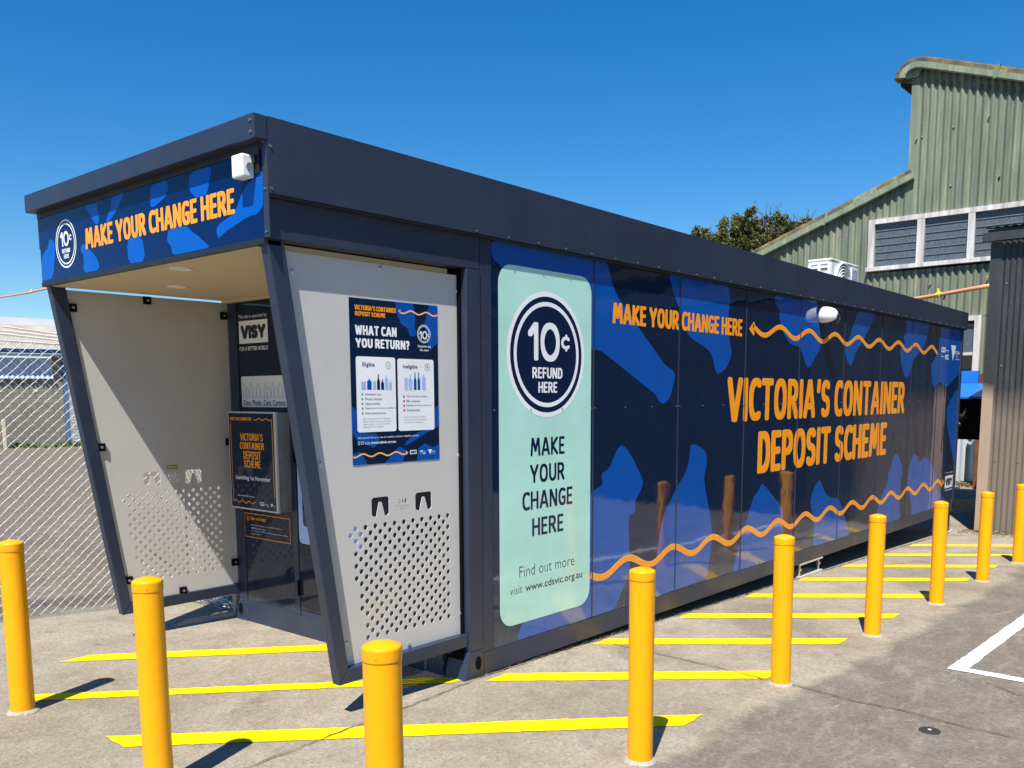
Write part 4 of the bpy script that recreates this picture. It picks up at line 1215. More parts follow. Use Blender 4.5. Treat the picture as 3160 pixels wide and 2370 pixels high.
mb = MB().mat(M_bluetrim); bbox_(mb, 2.47, 2.56, -.05, .1, -.5, 3.35); bbox_(mb, 5.1, 5.19, -.05, .1, -.5, 3.35); mb.build("door_frame", blk)
mb = MB().mat(paint("pale_roller_door", (.62, .62, .60), .5))
for k in range(28):
    z = -.35+k*.13
    mb.hexa([Bq(2.57, z, .03), Bq(5.09, z, .03), Bq(5.09, z, .06), Bq(2.57, z, .06), Bq(2.57, z+.127, .0), Bq(5.09, z+.127, .0), Bq(5.09, z+.127, .06), Bq(2.57, z+.127, .06)])
mb.build("roller_door", blk)
mb = MB().mat(M_oldiron)
n = 260; Vv = []
for i in range(n*2+1):
    s = -16+30*i/(n*2); o = .022*(1 if i % 2 else -1)
    Vv += [Bq(s, 3.66+o, -.40), Bq(s, 4.40+o, 3.3), Bq(s, 5.16+o, 7.0)]
mb.idx(Vv, [(3*i+k, 3*i+3+k, 3*i+4+k, 3*i+1+k) for i in range(n*2) for k in range(2)])
roof = mb.build("roof", blk, recalc=False)
ORG[roof.name] = ORG[blk.name]
mb = MB().mat(M_greycap)
mb.hexa([Bq(-16, 5.05, 6.6), Bq(14, 5.05, 6.6), Bq(14, 5.05, 7.4), Bq(-16, 5.05, 7.4), Bq(-16, 5.42, 6.95), Bq(14, 5.42, 6.95), Bq(14, 5.42, 7.2), Bq(-16, 5.42, 7.2)])
mb.build("ridge_cap", roof)
M_batten = paint("bare_batten", (.50, .45, .40), .7)
for (a, b) in (((-.5, 4.0), (3.2, 1.4)), ((.3, 4.6), (4.2, 1.7)), ((1.2, 5.4), (4.6, 2.2)), ((-1.0, 1.6), (3.5, .3))):
    za = 3.66+(a[1]+.4)*.2027+.05; zb = 3.66+(b[1]+.4)*.2027+.05
    mb = MB().mat(M_batten); mb.tube([Bq(a[0], za, a[1]), Bq(b[0], zb, b[1])], .035, 6)
    mb.build("roof_strap", roof)
mb = MB().mat(paint("sign_yellow", (.75, .62, .08), .5)); bbox_(mb, 1.36, 1.50, -.02, -.001, 1.93, 2.04); mb.build("wall_sign", blk)
t = thing("timber_post", Bq(.12, -.33, -.4), "short cream timber post standing before the grey block wall", "post")
mb = MB().mat(paint("cream_timber", (.62, .52, .34), .7)); bbox_(mb, .07, .19, -.46, -.34, -.36, .84); mb.build("post", t, bevel=.01)

def leaf_mat(name, cols, rough=.6):
    m, nt, bs = new_mat(name)
    g_ = N(nt, 'ShaderNodeNewGeometry')
    c = ramp(nt, g_.outputs['Random Per Island'], [(i/(len(cols)-1), k) for i, k in enumerate(cols)])
    p = coords(nt)
    c = mixc(nt, ramp(nt, noise_tex(nt, .9, 3, .6, p), [(.35, (.0,)*3), (.7, (.55,)*3)]), c, cols[-1])
    nt.links.new(c, bs.inputs['Base Color']); bs.inputs['Roughness'].default_value = rough
    bs.inputs['Specular IOR Level'].default_value = .3
    return m
M_weed = leaf_mat("weed_leaf", [(.05, .11, .015), (.09, .16, .03), (.14, .16, .05)])
mb = MB().mat(M_weed)
rnd = random.Random(21)
for k in range(1500):
    s = rnd.uniform(-6, 3.2); c_ = Vector(Bq(s, -.33, -rnd.random()**2*.5)); h = rnd.uniform(.04, .30)*(.4+.6*abs(math.sin(s*1.9)))
    a = rnd.uniform(0, 6.28); dx, dy = math.cos(a)*.05, math.sin(a)*.05; lx, ly = rnd.uniform(-.1, .1), rnd.uniform(-.1, .1)
    mb.face([c_+Vector((dx, dy, 0)), c_-Vector((dx, dy, 0)), c_+Vector((lx, ly, h))])
props(mb.build("weeds", recalc=False), "low green weeds along the foot of the block wall", "weeds", kind='stuff')

# ------------------------------------------------------------------ green shed behind the kiosk
def sheet_paint(name, cols, rough, streak=1.0, dirtc=(.10, .09, .06)):
    m, nt, bs = new_mat(name)
    p = coords(nt)
    sv = coords(nt, (1.0, 5.5, .45))
    c = ramp(nt, noise_tex(nt, 1.15, 6, .62, sv, .4), [(.28, cols[0]), (.47, cols[1]), (.60, cols[2]), (.76, cols[3])])
    c = mixc(nt, ramp(nt, noise_tex(nt, 3.2, 7, .7, sv), [(.55, (0, 0, 0)), (.74, (.5*streak,)*3)]), c, dirtc)
    c = mixc(nt, ramp(nt, noise_tex(nt, 9.0, 4, .6, p), [(.66, (0, 0, 0)), (.72, (.45*streak,)*3)]), c, cols[3])
    nt.links.new(c, bs.inputs['Base Color']); bs.inputs['Roughness'].default_value = rough
    bs.inputs['Specular IOR Level'].default_value = .35
    return m
M_green_sheet = sheet_paint("weathered_green_sheet", [(.105, .128, .100), (.150, .178, .128), (.205, .225, .155), (.310, .315, .205)], .65)
M_green_cap = sheet_paint("green_capping", [(.13, .175, .12), (.19, .235, .16), (.25, .29, .20), (.33, .36, .25)], .7)
def lichen():
    m, nt, bs = new_mat("lichen_capping")
    p = coords(nt)
    c = ramp(nt, noise_tex(nt, 2.2, 7, .72, p), [(.36, (.045, .038, .03)), (.48, (.10, .085, .05)), (.56, (.17, .125, .03)), (.62, (.19, .23, .155)), (.75, (.30, .31, .24))])
    nt.links.new(c, bs.inputs['Base Color']); bs.inputs['Roughness'].default_value = .9
    bump(nt, bs, noise_tex(nt, 25, 4, .6, p), .02)
    return m
M_lichen = lichen()
M_galvsheet = sheet_paint("bare_zinc_sheet", [(.34, .38, .39), (.42, .47, .48), (.50, .54, .55), (.58, .61, .61)], .45, .6, (.20, .18, .15))
M_wtimber = sheet_paint("peeling_white_timber", [(.30, .26, .24), (.50, .47, .45), (.62, .60, .58), (.74, .73, .72)], .6, 1.1, (.22, .16, .13))
def glass_mat(name, a, b):
    m, nt, bs = new_mat(name)
    p = coords(nt)
    c = ramp(nt, noise_tex(nt, 24, 4, .6, p), [(.35, a), (.7, b)])
    nt.links.new(c, bs.inputs['Base Color']); bs.inputs['Roughness'].default_value = .18
    bump(nt, bs, noise_tex(nt, 60, 2, .5, p), .006)
    return m
M_louvre = glass_mat("obscure_louvre_glass", (.065, .08, .095), (.12, .14, .16))
M_dark = paint("dark_interior", (.012, .012, .014), .8)
GX = 16.6
PITCH = .1445
def zl(y): return 6.17 - (y-2.72)*.372          # left roof line (underside of capping)
def zr(y): return 8.36 - (2.67-y)*.362          # right roof line
def sheet(mb, y0, y1, zb, zt, x=GX, amp=.026, pitch=PITCH, sub=8, flat=0.0):
    """corrugated sheet facing -x between y0..y1"""
    n = max(2, int((y1-y0)/pitch*sub)); Vv = []
    for i in range(n+1):
        y = y0+(y1-y0)*i/n
        c_ = math.cos(2*math.pi*y/pitch); o = amp*(abs(c_)**.8)*(1 if c_ > 0 else -1)
        if flat and y > y1-flat: o = -.2*amp
        b_ = zb(y) if callable(zb) else zb; t_ = zt(y) if callable(zt) else zt
        Vv += [(x-o, y, b_), (x-o, y, t_)]
    mb.idx(Vv, [(2*i, 2*i+2, 2*i+3, 2*i+1) for i in range(n)])
shed = thing("green_shed", (GX, 1.0, -.33), "tall weathered green corrugated shed with raised roof and louvre windows", "shed")
mb = MB().mat(M_green_sheet); mb.smooth = True
sheet(mb, -4.0, 2.87, 5.47, lambda y: zr(y)+.06, x=GX-.03, flat=.16)
sheet(mb, 2.87, 3.61, 5.47, lambda y: zl(y)+.05)
sheet(mb, 3.61, 9.5, .86, lambda y: zl(y)+.05)
sheet(mb, -4.0, 3.61, 3.30, 4.33, x=GX-.005)
sheet(mb, -4.0, 1.255, .86, 3.30)
mb.build("wall", shed, recalc=False)
mb = MB().mat(M_galvsheet); mb.smooth = True
sheet(mb, -4.0, 9.5, -.20, .90, x=GX+.01, amp=.03, pitch=.21)
mb.build("lower_cladding", shed, recalc=False)
mb = MB().mat(M_dark); mb.box(GX+.12, GX+.2, -4, 9.5, -.33, 3.9); mb.box(GX+.12, GX+.2, -4, 3.2, 3.9, 5.9); mb.build("wall_lining", shed)
# return wall of the raised part and roofs
mb = MB().mat(M_green_sheet); mb.box(GX-.02, GX+9, 2.84, 2.865, 5.9, 8.2); mb.build("clerestory_wall", shed)
mb = MB().mat(M_lichen)
mb.hexa([(GX-.02, 9.5, zl(9.5)+.06), (GX+9, 9.5, zl(9.5)+.06), (GX+9, 2.87, zl(2.87)+.06), (GX-.02, 2.87, zl(2.87)+.06), (GX-.02, 9.5, zl(9.5)+.12), (GX+9, 9.5, zl(9.5)+.12), (GX+9, 2.87, zl(2.87)+.12), (GX-.02, 2.87, zl(2.87)+.12)])
mb.build("roof", shed)
mb = MB().mat(M_lichen)
mb.hexa([(GX-.02, 3.16, 8.24), (GX+9, 3.16, 8.24), (GX+9, -4, zr(-4)+.07), (GX-.02, -4, zr(-4)+.07), (GX-.02, 3.10, 8.34), (GX+9, 3.10, 8.34), (GX+9, -4, zr(-4)+.16), (GX-.02, -4, zr(-4)+.16)])
mb.build("roof", shed)
mb = MB().mat(M_dark)
for k in range(14):
    mb.box(GX+.1+k*.14, GX+.17+k*.14, 2.88, 3.14, 8.16, 8.235)
mb.build("eave_corrugation", shed)
# rolled capping along the rakes
def capping(path, wdt, x0, x1, m1, m2, name):
    """path of (y,z) lower-edge points; strip rises 'wdt' square to the path; rolled over at the top"""
    mb = MB(); mb.smooth = False
    n = len(path); prof = [(-1.0, 0.0), (-1.06, .10), (-1.04, .52), (-1.0, .80), (-.75, .96), (-.3, 1.02), (0.6, 1.04)]
    rows = []
    for i, (y, z) in enumerate(path):
        a = path[max(0, i-1)]; b = path[min(n-1, i+1)]; dy, dz = b[0]-a[0], b[1]-a[1]; L = math.hypot(dy, dz)
        ny, nz_ = dz/L, -dy/L
        if nz_ < 0 and abs(dy) > abs(dz): ny, nz_ = -ny, -nz_
        rows.append([(x0 + (x1-x0)*(px_+1)/1.6 if px_ > -1 else x0+px_*.0-.02*(px_ < -1.0), y+ny*wdt*h, z+nz_*wdt*h) for px_, h in prof])
    for k in range(len(prof)-1):
        mb.mat(m1 if k < 2 else m2)
        Vv = [r_[k] for r_ in rows]+[r_[k+1] for r_ in rows]
        mb.idx(Vv, [(i, i+1, n+i+1, n+i) for i in range(n-1)])
    mb.mat(m1)
    mb.face(rows[0]); mb.face(rows[-1])
    return mb.build(name, shed, recalc=False)
pl = [(9.5-(9.5-2.70)*i/20, zl(9.5-(9.5-2.70)*i/20)) for i in range(21)]
capping(pl, .27, GX-.13, GX+.25, M_green_cap, M_lichen, "barge_capping")
pr = [(2.965, 8.24), (2.96, 8.28), (2.92, 8.325), (2.85, 8.36), (2.77, 8.375), (2.67, 8.355)] + [(2.5-6.5*i/16, zr(2.5-6.5*i/16)) for i in range(17)]
capping(pr, .26, GX-.18, GX+.25, M_green_cap, M_lichen, "barge_capping")
mb = MB().mat(M_green_cap); mb.prism([(2.985, 8.24), (2.72, 8.24), (2.66, 8.37), (2.78, 8.40), (2.87, 8.385), (2.95, 8.34), (2.985, 8.29)], lambda s, t, d: (d, s, t), GX-.11, GX-.04); mb.build("flashing_plate", shed)
mb = MB().mat(M_green_cap)
for y in (1.26, 4.6): 
    z = (zr(y) if y < 2.8 else zl(y))
    mb.hexa([(GX-.205 if y < 2.8 else GX-.155, y-.03, z+.0), (GX-.10, y-.03, z+.0), (GX-.10, y+.03, z+.0), (GX-.205 if y < 2.8 else GX-.155, y+.03, z), (GX-.205 if y < 2.8 else GX-.155, y-.10, z+.25), (GX-.10, y-.10, z+.27), (GX-.10, y-.04, z+.27), (GX-.205 if y < 2.8 else GX-.155, y-.04, z+.25)])
mb.build("capping_joint", shed)

M_bluegrey2 = paint("grey_louvre_clip", (.15, .16, .165), .5)
def louvre_window(name, ya, yb, z0, z1, mulls, nblade, fw=.13):
    """white timber window in the wall plane, panes of glass louvres; ya > yb"""
    mb = MB().mat(M_wtimber)
    xf = GX-.085
    mb.box(xf, GX+.05, yb, ya, z1-.10, z1); mb.box(xf-.03, GX+.05, yb, ya+.02, z0, z0+.085)
    mb.box(xf, GX+.05, ya-fw, ya, z0+.0855, z1-.1005); mb.box(xf, GX+.05, yb, yb+fw, z0+.0855, z1-.1005)
    fr = mb.build(name, shed); ORG[fr.name] = ORG[shed.name]
    edges = [ya-fw] + [e for mm in mulls for e in mm] + [yb+fw]
    for (a, b) in mulls:
        mb = MB().mat(M_wtimber); mb.box(xf+.004, GX+.05, b, a, z0+.086, z1-.101); mb.build("mullion", fr, bevel=.004)
    for k in range(0, len(edges), 2):
        a, b = edges[k], edges[k+1]
        mb = MB()
        H = (z1-.10-z0-.085)/nblade
        for j in range(nblade):
            zb_ = z0+.09+j*H; tilt = .05
            mb.mat(M_louvre)
            mb.hexa([(GX-.010, b+.01, zb_), (GX-.002, b+.01, zb_), (GX-.002, a-.01, zb_), (GX-.010, a-.01, zb_), (GX+.0, b+.01, zb_+H*1.0), (GX+.008, b+.01, zb_+H*1.0), (GX+.008, a-.01, zb_+H*1.0), (GX+.0, a-.01, zb_+H*1.0)])
            mb.mat(M_bluegrey2); mb.box(GX-.018, GX-.0105, b+.01, a-.01, zb_-.004, zb_+.010)
        mb.mat(M_dark); mb.box(GX+.06, GX+.10, b, a, z0+.09, z1-.10)
        mb.build("louvre_pane", fr)
louvre_window("window", 3.62, -.55, 4.37, 5.46, [(2.61, 2.46), (1.62, 1.49), (.60, .45)], 6)
mb = MB().mat(M_wtimber)
mb.box(GX-.10, GX+.05, 1.265, 1.385, .95, 3.30); mb.box(GX-.085, GX+.05, 1.3855, 3.0, 3.20, 3.30); mb.box(GX-.085, GX+.05, 2.9, 3.0, .95, 3.1995)
lw = mb.build("window", shed); ORG[lw.name] = ORG[shed.name]
mb = MB().mat(M_louvre); mb.box(GX-.02, GX+.0, 1.386, 2.9, .95, 3.199); mb.build("pane", lw)
mb = MB().mat(M_wtimber); mb.box(GX-.05, GX-.021, 1.386, 2.9, 2.50, 2.56); mb.mat(M_dark); mb.box(GX-.05, GX-.021, 1.386, 2.9, 2.22, 2.495); mb.box(GX-.05, GX-.021, 1.386, 2.9, 3.08, 3.198); mb.build("glazing_bar", lw)
# bolts on the wall sheets
for (y, z) in [(2.72, 7.0), (2.6, 7.02), (2.0, 7.1), (1.35, 7.2), (.7, 7.3), (2.0, 5.95), (1.1, 6.0), (.6, 6.1), (3.5, 4.0), (2.3, 4.0), (1.2, 4.05), (4.5, 4.5), (5.2, 4.6), (3.9, 4.45), (2.9, 3.75), (2.0, 3.75)]:
    mb = MB().mat(M_oldiron); mb.tube([(GX-.075, y, z), (GX-.02, y, z)], .018, 6); mb.build("sheet_bolt", shed)
mb = MB().mat(paint("pale_concrete", (.42, .40, .36), .9, .15, 3)); mb.box(15.35, GX+.1, -2, 9, -.4, -.17)
props(mb.build("kerb"), "low concrete kerb at the foot of the green shed", kind='structure')
M_litter = leaf_mat("dry_leaf", [(.16, .10, .04), (.24, .16, .06), (.12, .11, .04)])
mb = MB().mat(M_litter)
rnd = random.Random(4)
for k in range(900):
    x = 16.55-rnd.random()**1.6*1.0; y = rnd.uniform(-.2, 2.6); z = -.168+rnd.random()*.05; a = rnd.uniform(0, 6.28); s = rnd.uniform(.03, .07)
    mb.face([(x+s*math.cos(a), y+s*math.sin(a), z+rnd.uniform(0, .04)), (x-s*.5*math.sin(a), y+s*.5*math.cos(a), z), (x-s*math.cos(a), y-s*math.sin(a), z+rnd.uniform(0, .04))])
props(mb.build("leaf_litter", recalc=False), "dry brown leaves lying along the kerb", "leaves", kind='stuff')

# ------------------------------------------------------------------ dark shed at the right
def shed_paint(name, up, lo, zc, wid, rough=.55):
    m, nt, bs = new_mat(name)
    p = coords(nt); z = sep(nt, p)[2]
    f = mathn(nt, 'ADD', mathn(nt, 'MULTIPLY', mathn(nt, 'SUBTRACT', z, zc), 1/wid), mathn(nt, 'MULTIPLY', noise_tex(nt, 3.0, 4, .6, p), .9), clamp=True)
    yf = mathn(nt, 'MULTIPLY', mathn(nt, 'SUBTRACT', -1.25, sep(nt, p)[1]), 2.5, clamp=True)
    f = mathn(nt, 'MAXIMUM', f, yf)
    c = mixc(nt, f, lo, up)
    c = mixc(nt, ramp(nt, noise_tex(nt, 2.4, 7, .7, coords(nt, (1, 4, .6))), [(.5, (0, 0, 0)), (.72, (.35,)*3)]), c, (.10, .085, .07))
    c = mixc(nt, ramp(nt, noise_tex(nt, 45, 3, .6, p), [(.68, (0, 0, 0)), (.73, (.4,)*3)]), c, (.45, .43, .40))
    nt.links.new(c, bs.inputs['Base Color']); bs.inputs['Roughness'].default_value = rough
    return m
M_shed = shed_paint("charcoal_over_brown_sheet", (.027, .029, .032), (.165, .132, .100), 1.55, .5)
M_shedstrip = shed_paint("charcoal_over_tan_strip", (.027, .029, .034), (.36, .26, .19), 1.75, .25)
ds = thing("dark_shed", (10.55, -3.0, -.31), "dark corrugated iron shed at the right edge, brown below charcoal paint, gutter on top", "shed")
mb = MB().mat(M_shed); mb.smooth = True
sheet(mb, -2.3, -.385, -.36, 3.84, x=10.565, amp=.009, pitch=.0762)
sheet(mb, -14.0, -2.3, 3.3, 3.84, x=10.565, amp=.009, pitch=.0762)
mb.build("wall", ds, recalc=False)
mb = MB().mat(M_dark); sheet(mb, -14.0, -2.3, -.36, 3.3, x=10.60, amp=.012, pitch=.12); mb.build("roller_door", ds, recalc=False)  # unseen door added so the kiosk side mirrors something dark
mb = MB().mat(M_trim); sheet(mb, -16.0, -3.6, 4.0, 9.0, x=11.2, amp=.012, pitch=.12); mb.build("added_wing_wall", ds, recalc=False)  # unseen tall wing added to darken the panel reflections and cut sky fill
mb = MB().mat(M_trim); mb.box(11.22, 17.0, -16.0, -15.9, -.3, 9.0); mb.box(11.22, 17.0, -3.7, -3.6, 4.0, 9.0); mb.box(11.2, 17.0, -16, -3.6, 9.001, 9.1); mb.build("added_wing_roof", ds)  # ends and top closing the added wing
mb = MB().mat(M_shedstrip)
mb.box(10.552, 10.556, -.395, -.250, -.33, 3.84); mb.box(10.556, 10.70, -.254, -.250, -.33, 3.84)
mb.build("corner_flashing", ds, recalc=True)
mb = MB().mat(M_shed); mb.box(10.60, 17.0, -.27, -.255, -.36, 3.95); mb.box(10.60, 17.0, -14.0, -13.95, -.36, 3.95); mb.build("side_wall", ds)
mb = MB().mat(M_shed)
mb.box(10.415, 10.422, -14.0, -.165, 3.835, 3.945); mb.box(10.4225, 10.545, -14.0, -.165, 3.835, 3.842); mb.box(10.4225, 10.545, -.172, -.165, 3.8425, 3.945); mb.box(10.415, 10.427, -14, -.165, 3.9455, 3.952)
mb.build("gutter", ds)
mb = MB().mat(M_shed)
n = 720; Vv = []
for i in range(n+1):
    y = -14.0+13.86*i/n; o = .011*math.cos(2*math.pi*y/.11)
    Vv += [(10.50, y, 4.03+o), (17.0, y, 4.9+o)]
mb.idx(Vv, [(2*i, 2*i+2, 2*i+3, 2*i+1) for i in range(n)])
mb.build("roof", ds, recalc=False)
mb = MB().mat(M_trim); mb.box(10.56, 10.60, -14, -.2, 3.85, 4.01); mb.build("fascia_board", ds)
rnd = random.Random(14)
for z in (3.25, 2.1, .75):
    for k in range(4):
        y = -.47-k*.305+rnd.uniform(-.01, .01); mb = MB().mat(M_oldiron); mb.tube([(10.545, y, z), (10.56, y, z)], .009, 6); mb.build("sheet_bolt", ds)
mb = MB().mat(M_litter)
for k in range(700):
    x = 10.55-rnd.random()**2*.35; y = rnd.uniform(-2.5, -.1); z = gz(x)+.004+rnd.random()*.03; a = rnd.uniform(0, 6.28); s = rnd.uniform(.012, .035)
    mb.face([(x+s*math.cos(a), y+s*math.sin(a), z+rnd.uniform(0, .02)), (x-s*.5*math.sin(a), y+s*.5*math.cos(a), z), (x-s*math.cos(a), y-s*math.sin(a), z+rnd.uniform(0, .02))])
props(mb.build("leaf_litter", recalc=False), "dry litter along the foot of the dark shed", "leaves", kind='stuff')

# ------------------------------------------------------------------ blue skip in the gap
M_skip = paint("blue_skip_paint", (.010, .16, .55), .4, .10, 2, dirt=((.05, .07, .10), .3))
M_rust = paint("rusty_steel", (.16, .055, .022), .85, .4, 7, dirt=((.05, .03, .02), .8))
SX, SY = -1.2, -.27
sk = thing("waste_skip", (14.8, 1.2, -.33), "blue steel waste skip with sloping lid in the gap between kiosk and dark shed", "skip")
mb = MB().mat(M_black)  # black stands in for deep shade on the skip's blue body
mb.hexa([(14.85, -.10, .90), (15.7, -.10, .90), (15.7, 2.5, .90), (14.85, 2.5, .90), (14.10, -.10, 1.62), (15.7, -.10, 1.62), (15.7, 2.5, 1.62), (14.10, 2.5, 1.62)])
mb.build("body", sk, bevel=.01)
mb = MB().mat(M_skip); mb.prism([(2.4, 1.62), (.93, 1.62), (1.01, 1.27), (2.4, 1.27)], lambda s, t, d: (d, s, t), 14.02, 14.06); mb.build("front_panel", sk)
mb = MB().mat(M_skip)
mb.hexa([(14.06, -.12, 1.63), (15.6, -.12, 1.86), (15.6, 2.52, 1.86), (14.06, 2.52, 1.63), (14.06, -.12, 1.66), (15.6, -.12, 1.90), (15.6, 2.52, 1.90), (14.06, 2.52, 1.66)])
mb.build("lid", sk)
mb = MB().mat(M_skip); mb.box(15.62, 15.68, 1.02, 2.5, 1.60, 2.13); mb.build("back_plate", sk)
mb = MB().mat(M_trim); mb.smooth = True
mb.tube([(14.15, .78, 1.44), (14.22, 1.03, 1.05)], .055, 12); mb.tube([(14.12, .72, 1.32), (14.12, .98, 1.33)], .045, 12); mb.tube([(14.18, .90, 1.22), (14.19, .93, 1.18)], .075, 12)
mb.build("lift_ram", sk)
for y in (2.25, -.05):
    mb = MB().mat(M_trim); mb.box(14.55, 14.65, y-.05, y+.05, -.33, .899); mb.box(15.5, 15.6, y-.05, y+.05, -.33, .899); mb.build("stand_leg", sk)
for o_ in [sk] : o_.location = Vector(o_.location) + Vector((SX, SY, 0))
t = thing("rusty_post", (15.75, .9, -.33), "rusty steel post behind the blue skip", "post")
mb = MB().mat(M_rust); mb.box(15.72, 15.80, .84, 1.05, -.33, 2.10); mb.build("post", t)

# ------------------------------------------------------------------ air conditioner on the kiosk roof
ac = thing("air_conditioner", (7.17, .70, 2.715), "white outdoor air-conditioning unit sitting on the kiosk roof before the green shed", "air conditioner")
AX0, AX1, AY0, AY1, AZ0, AZ1 = 6.775, 7.615, .545, .825, 2.735, 3.285
mb = MB().mat(M_whiteplastic)
mb.box(AX0+.012, AX1, AY0, AY1, AZ0, AZ1-.03)
mb.box(AX0-.004, AX1+.006, AY0-.006, AY1+.004, AZ1-.0295, AZ1)
mb.build("casing", ac, bevel=.012)
mb = MB().mat(M_whiteplastic)
for y in (AY0+.004, (AY0+AY1)/2-.016, AY1-.036): mb.box(AX0-.006, AX0+.010, y, y+.032, AZ0+.02, AZ1-.06)
for k in range(6): mb.box(AX0-.004, AX0+.010, AY0+.02, AY1-.012, AZ1-.108-k*.072, AZ1-.080-k*.072)
mb.box(AX0-.004, AX0+.010, AY0+.02, AY1-.012, AZ1-.062, AZ1-.035)
mb.mat(M_oldiron); mb.box(AX0+.0105, AX0+.0115, AY0+.02, AY1-.02, AZ0+.03, AZ1-.07)
mb.build("side_grille", ac)
mb = MB()
cxf, czf = 7.13, 3.02
P_ac = lambda s, t, d: (s, AY0-d, t)
disc(mb, cxf, czf, .235, P_ac, .001, M_acrylic)
mb.mat(M_whiteplastic)
for r_ in (.235, .20, .165, .13, .095, .06):
    pth = [(cxf+r_*math.cos(2*math.pi*k/40), AY0-.014, czf+r_*math.sin(2*math.pi*k/40)) for k in range(41)]
    mb.tube(pth, .008 if r_ < .23 else .014, 6, cap=False)
for k in range(8):
    a = math.pi*k/4+.3; mb.tube([(cxf+.05*math.cos(a), AY0-.012, czf+.05*math.sin(a)), (cxf+.235*math.cos(a), AY0-.012, czf+.235*math.sin(a))], .004, 5)
disc(mb, cxf, czf, .055, P_ac, .018, M_whiteplastic, 24)
mb.build("fan_guard", ac)
mb = MB().mat(M_whiteplastic); mb.box(7.405, 7.60, AY0-.012, AY0-.0005, AZ0+.05, AZ1-.055)
rect(mb, 7.425, 7.59, 3.0, 3.215, P_ac, .0127, M_greycap)
poly(mb, [(7.47, 3.15), (7.50, 3.19), (7.545, 3.13), (7.53, 3.10), (7.46, 3.11)], P_ac, .0135, M_paleblue); rect(mb, 7.435, 7.575, 3.05, 3.068, P_ac, .0135, M_greyink)
mb.build("front_cover", ac)
mb = MB().mat(M_trim)
for x in (6.9, 7.45): mb.box(x, x+.05, AY0, AY1, 2.7155, 2.7345)
mb.build("foot", ac)

# ------------------------------------------------------------------ orange overhead leads
M_lead = paint("orange_lead", (.72, .30, .13), .5, .1, 9)
M_tie = paint("yellow_tie", (.80, .62, .05), .5)
def lead(a, b, sag, r, ties, label):
    a = Vector(a); b = Vector(b)
    t = thing("orange_lead", tuple(a), label, "cable")
    P = []
    for k in range(25):
        f = k/24; q_ = a.lerp(b, f); q_.z -= sag*4*f*(1-f); P.append(q_)
    mb = MB().mat(M_lead); mb.smooth = True; mb.tube(P, r, 8); mb.build("cable", t)
    for f in ties:
        k = int(f*24); q_ = P[k]; d = (P[min(24, k+1)]-P[k-1]).normalized()
        mb = MB().mat(M_tie); mb.tube([q_-d*.03, q_+d*.03], r*1.5, 8); mb.tube([q_, q_+Vector((.01, .02, r*3.2))], r*.5, 6); mb.build("tie", t)
lead((10.56, -.26, 3.235), (13.6, 6.0, 3.27), .10, .030, (.14,), "orange lead with a yellow tie strung from the dark shed behind the kiosk roof")
lead((-1.13, 2.52, 2.435), (.60, 9.3, 2.97), .03, .0075, (.22,), "thin orange lead strung from the canopy over the fence, left of the sign")

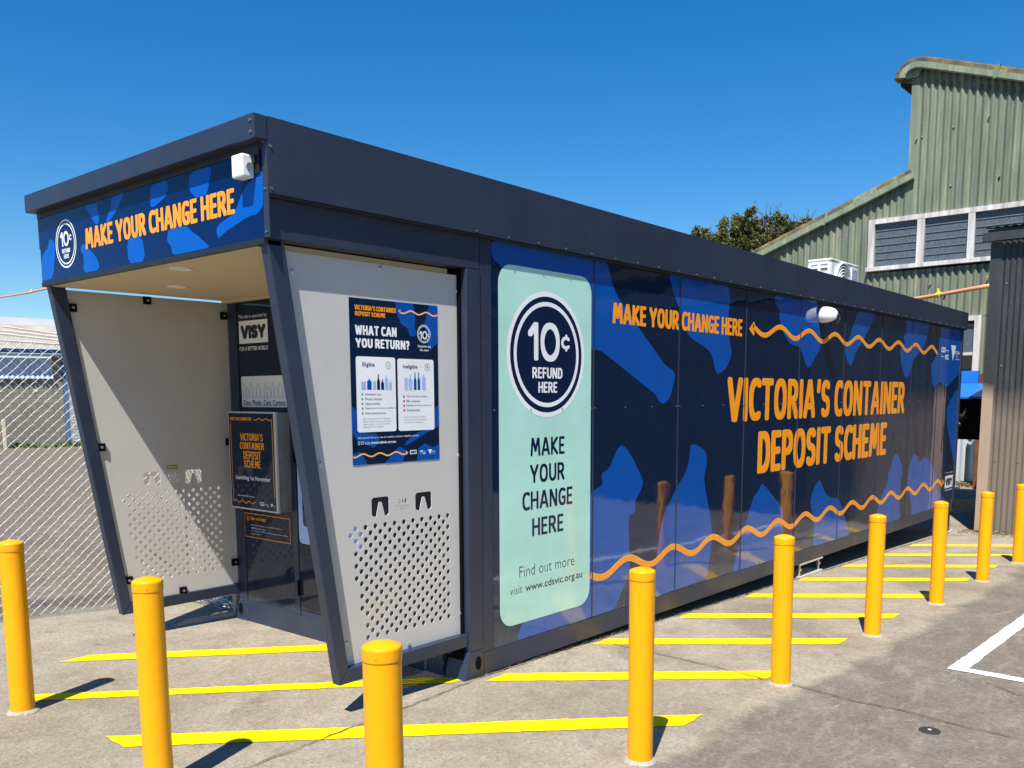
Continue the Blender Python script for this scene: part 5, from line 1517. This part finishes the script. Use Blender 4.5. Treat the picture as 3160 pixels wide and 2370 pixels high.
# ------------------------------------------------------------------ trees beyond the kiosk
M_leafA = leaf_mat("cypress_leaf", [(.028, .040, .010), (.065, .085, .018), (.115, .125, .030), (.155, .140, .045)])
M_leafB = leaf_mat("thin_leaf", [(.040, .042, .014), (.085, .085, .028), (.125, .135, .034), (.165, .140, .06)])
M_bark = paint("grey_bark", (.12, .10, .085), .9, .25, 5)
def tree(name, base, clumps, m, nleaf, lsize, label, seed, twigs=0, trunk_r=.22):
    rnd = random.Random(seed)
    t = thing(name, base, label, "tree")
    B = Vector(base)
    mb = MB().mat(M_bark); mb.smooth = True
    top = Vector((sum(c[0] for c in clumps)/len(clumps), sum(c[1] for c in clumps)/len(clumps), max(c[2] for c in clumps)-.6))
    mid = B.lerp(top, .5)+Vector((.15, -.1, 0))
    mb.tube([B, mid, top], .2, 10, radii=[trunk_r, trunk_r*.7, trunk_r*.15])
    for c in clumps:
        e = Vector(c[:3]); s = B.lerp(mid, .5+.5*rnd.random()) if rnd.random() < .5 else mid.lerp(top, rnd.random()*.6)
        mm = s.lerp(e, .5)+Vector((rnd.uniform(-.2, .2), rnd.uniform(-.2, .2), .15)); mb.tube([s, mm, e], .05, 6, radii=[trunk_r*.32, trunk_r*.2, .02])
        for k in range(5):
            d = Vector((rnd.gauss(0, 1), rnd.gauss(0, 1), rnd.gauss(.3, 1))).normalized(); mb.tube([e, e+d*c[3]*.9], .012, 4, radii=[.02, .006])
    for k in range(twigs):
        c = rnd.choice(clumps); e = Vector(c[:3]); d = Vector((rnd.gauss(0, .7), rnd.gauss(0, .7), abs(rnd.gauss(.8, .5)))).normalized()
        q_ = e+d*c[3]*.7; pth = [q_]
        for j in range(4):
            d = (d+Vector((rnd.gauss(0, .35), rnd.gauss(0, .35), rnd.gauss(0, .3)))).normalized(); pth.append(pth[-1]+d*.16)
        mb.tube(pth, .01, 4, radii=[.016, .013, .01, .008, .005])
    mb.build("trunk", t, recalc=False)
    mb = MB().mat(m)
    tot = sum(c[3]**2*c[4] for c in clumps)
    for c in clumps:
        C0 = Vector(c[:3]); R0 = c[3]; nl = int(nleaf*R0*R0*c[4]/tot)
        subs = []
        for k in range(max(5, int(22*R0))):
            d = Vector((rnd.gauss(0, 1), rnd.gauss(0, 1), rnd.gauss(0, .9))).normalized()
            subs.append((C0+d*R0*rnd.uniform(.35, 1.02), d, rnd.uniform(.16, .34)*max(.6, R0)))
        for k in range(nl):
            sc_, d0, sr = rnd.choice(subs)
            d = Vector((rnd.gauss(0, 1), rnd.gauss(0, 1), rnd.gauss(0, 1)))
            q_ = sc_ + d*sr*.42
            ax = (d0*1.1+Vector((rnd.gauss(0, .6), rnd.gauss(0, .6), rnd.gauss(.25, .6)))).normalized()
            sd = ax.cross(Vector((rnd.gauss(0, 1), rnd.gauss(0, 1), rnd.gauss(0, 1))))
            if sd.length < 1e-3: continue
            sd.normalize(); l = lsize*rnd.uniform(.6, 1.5); w_ = l*.26
            mb.face([q_-ax*l*.5, q_+sd*w_, q_+ax*l*.5, q_-sd*w_])
    mb.build("crown", t, recalc=False)
tree("dense_tree", (35, 16.6, -.33), [(35, 18.0, 7.6, 1.0, 1), (34.8, 17.5, 8.9, .75, 1), (34.8, 16.5, 9.1, .85, 1), (34.9, 15.85, 9.45, .75, 1.1), (34.9, 16.6, 8.0, 1.1, 1), (34.8, 15.8, 8.2, 1.0, 1), (35.2, 17.4, 6.6, 1.3, .9), (35, 15.8, 6.6, 1.3, .9), (35.6, 16.5, 8.6, 1.0, .8), (35, 18.4, 6.3, 1.1, .8), (34.9, 18.05, 9.25, .40, 1), (34.9, 15.75, 9.0, .55, 1)], M_leafA, 60000, .115, "dense olive-green evergreen tree rising behind the kiosk roof", 31)
tree("sparse_tree", (35.4, 14.3, -.33), [(35.4, 15.0, 9.35, .65, .45), (35.3, 14.45, 9.3, .62, .40), (35.4, 15.1, 8.5, .8, 1.0), (35.3, 14.3, 8.5, .85, .9), (35.2, 13.7, 8.75, .65, .9), (35.2, 13.3, 8.75, .50, 1.1), (35.2, 13.05, 9.1, .35, 1.2), (35.4, 14.8, 7.5, 1.1, .9), (35.3, 13.6, 7.7, 1.0, 1.0), (35.4, 12.9, 7.9, .8, 1.0)], M_leafB, 46000, .11, "thinner half-bare tree beside the dense evergreen, above the green roof slope", 47, twigs=110, trunk_r=.16)
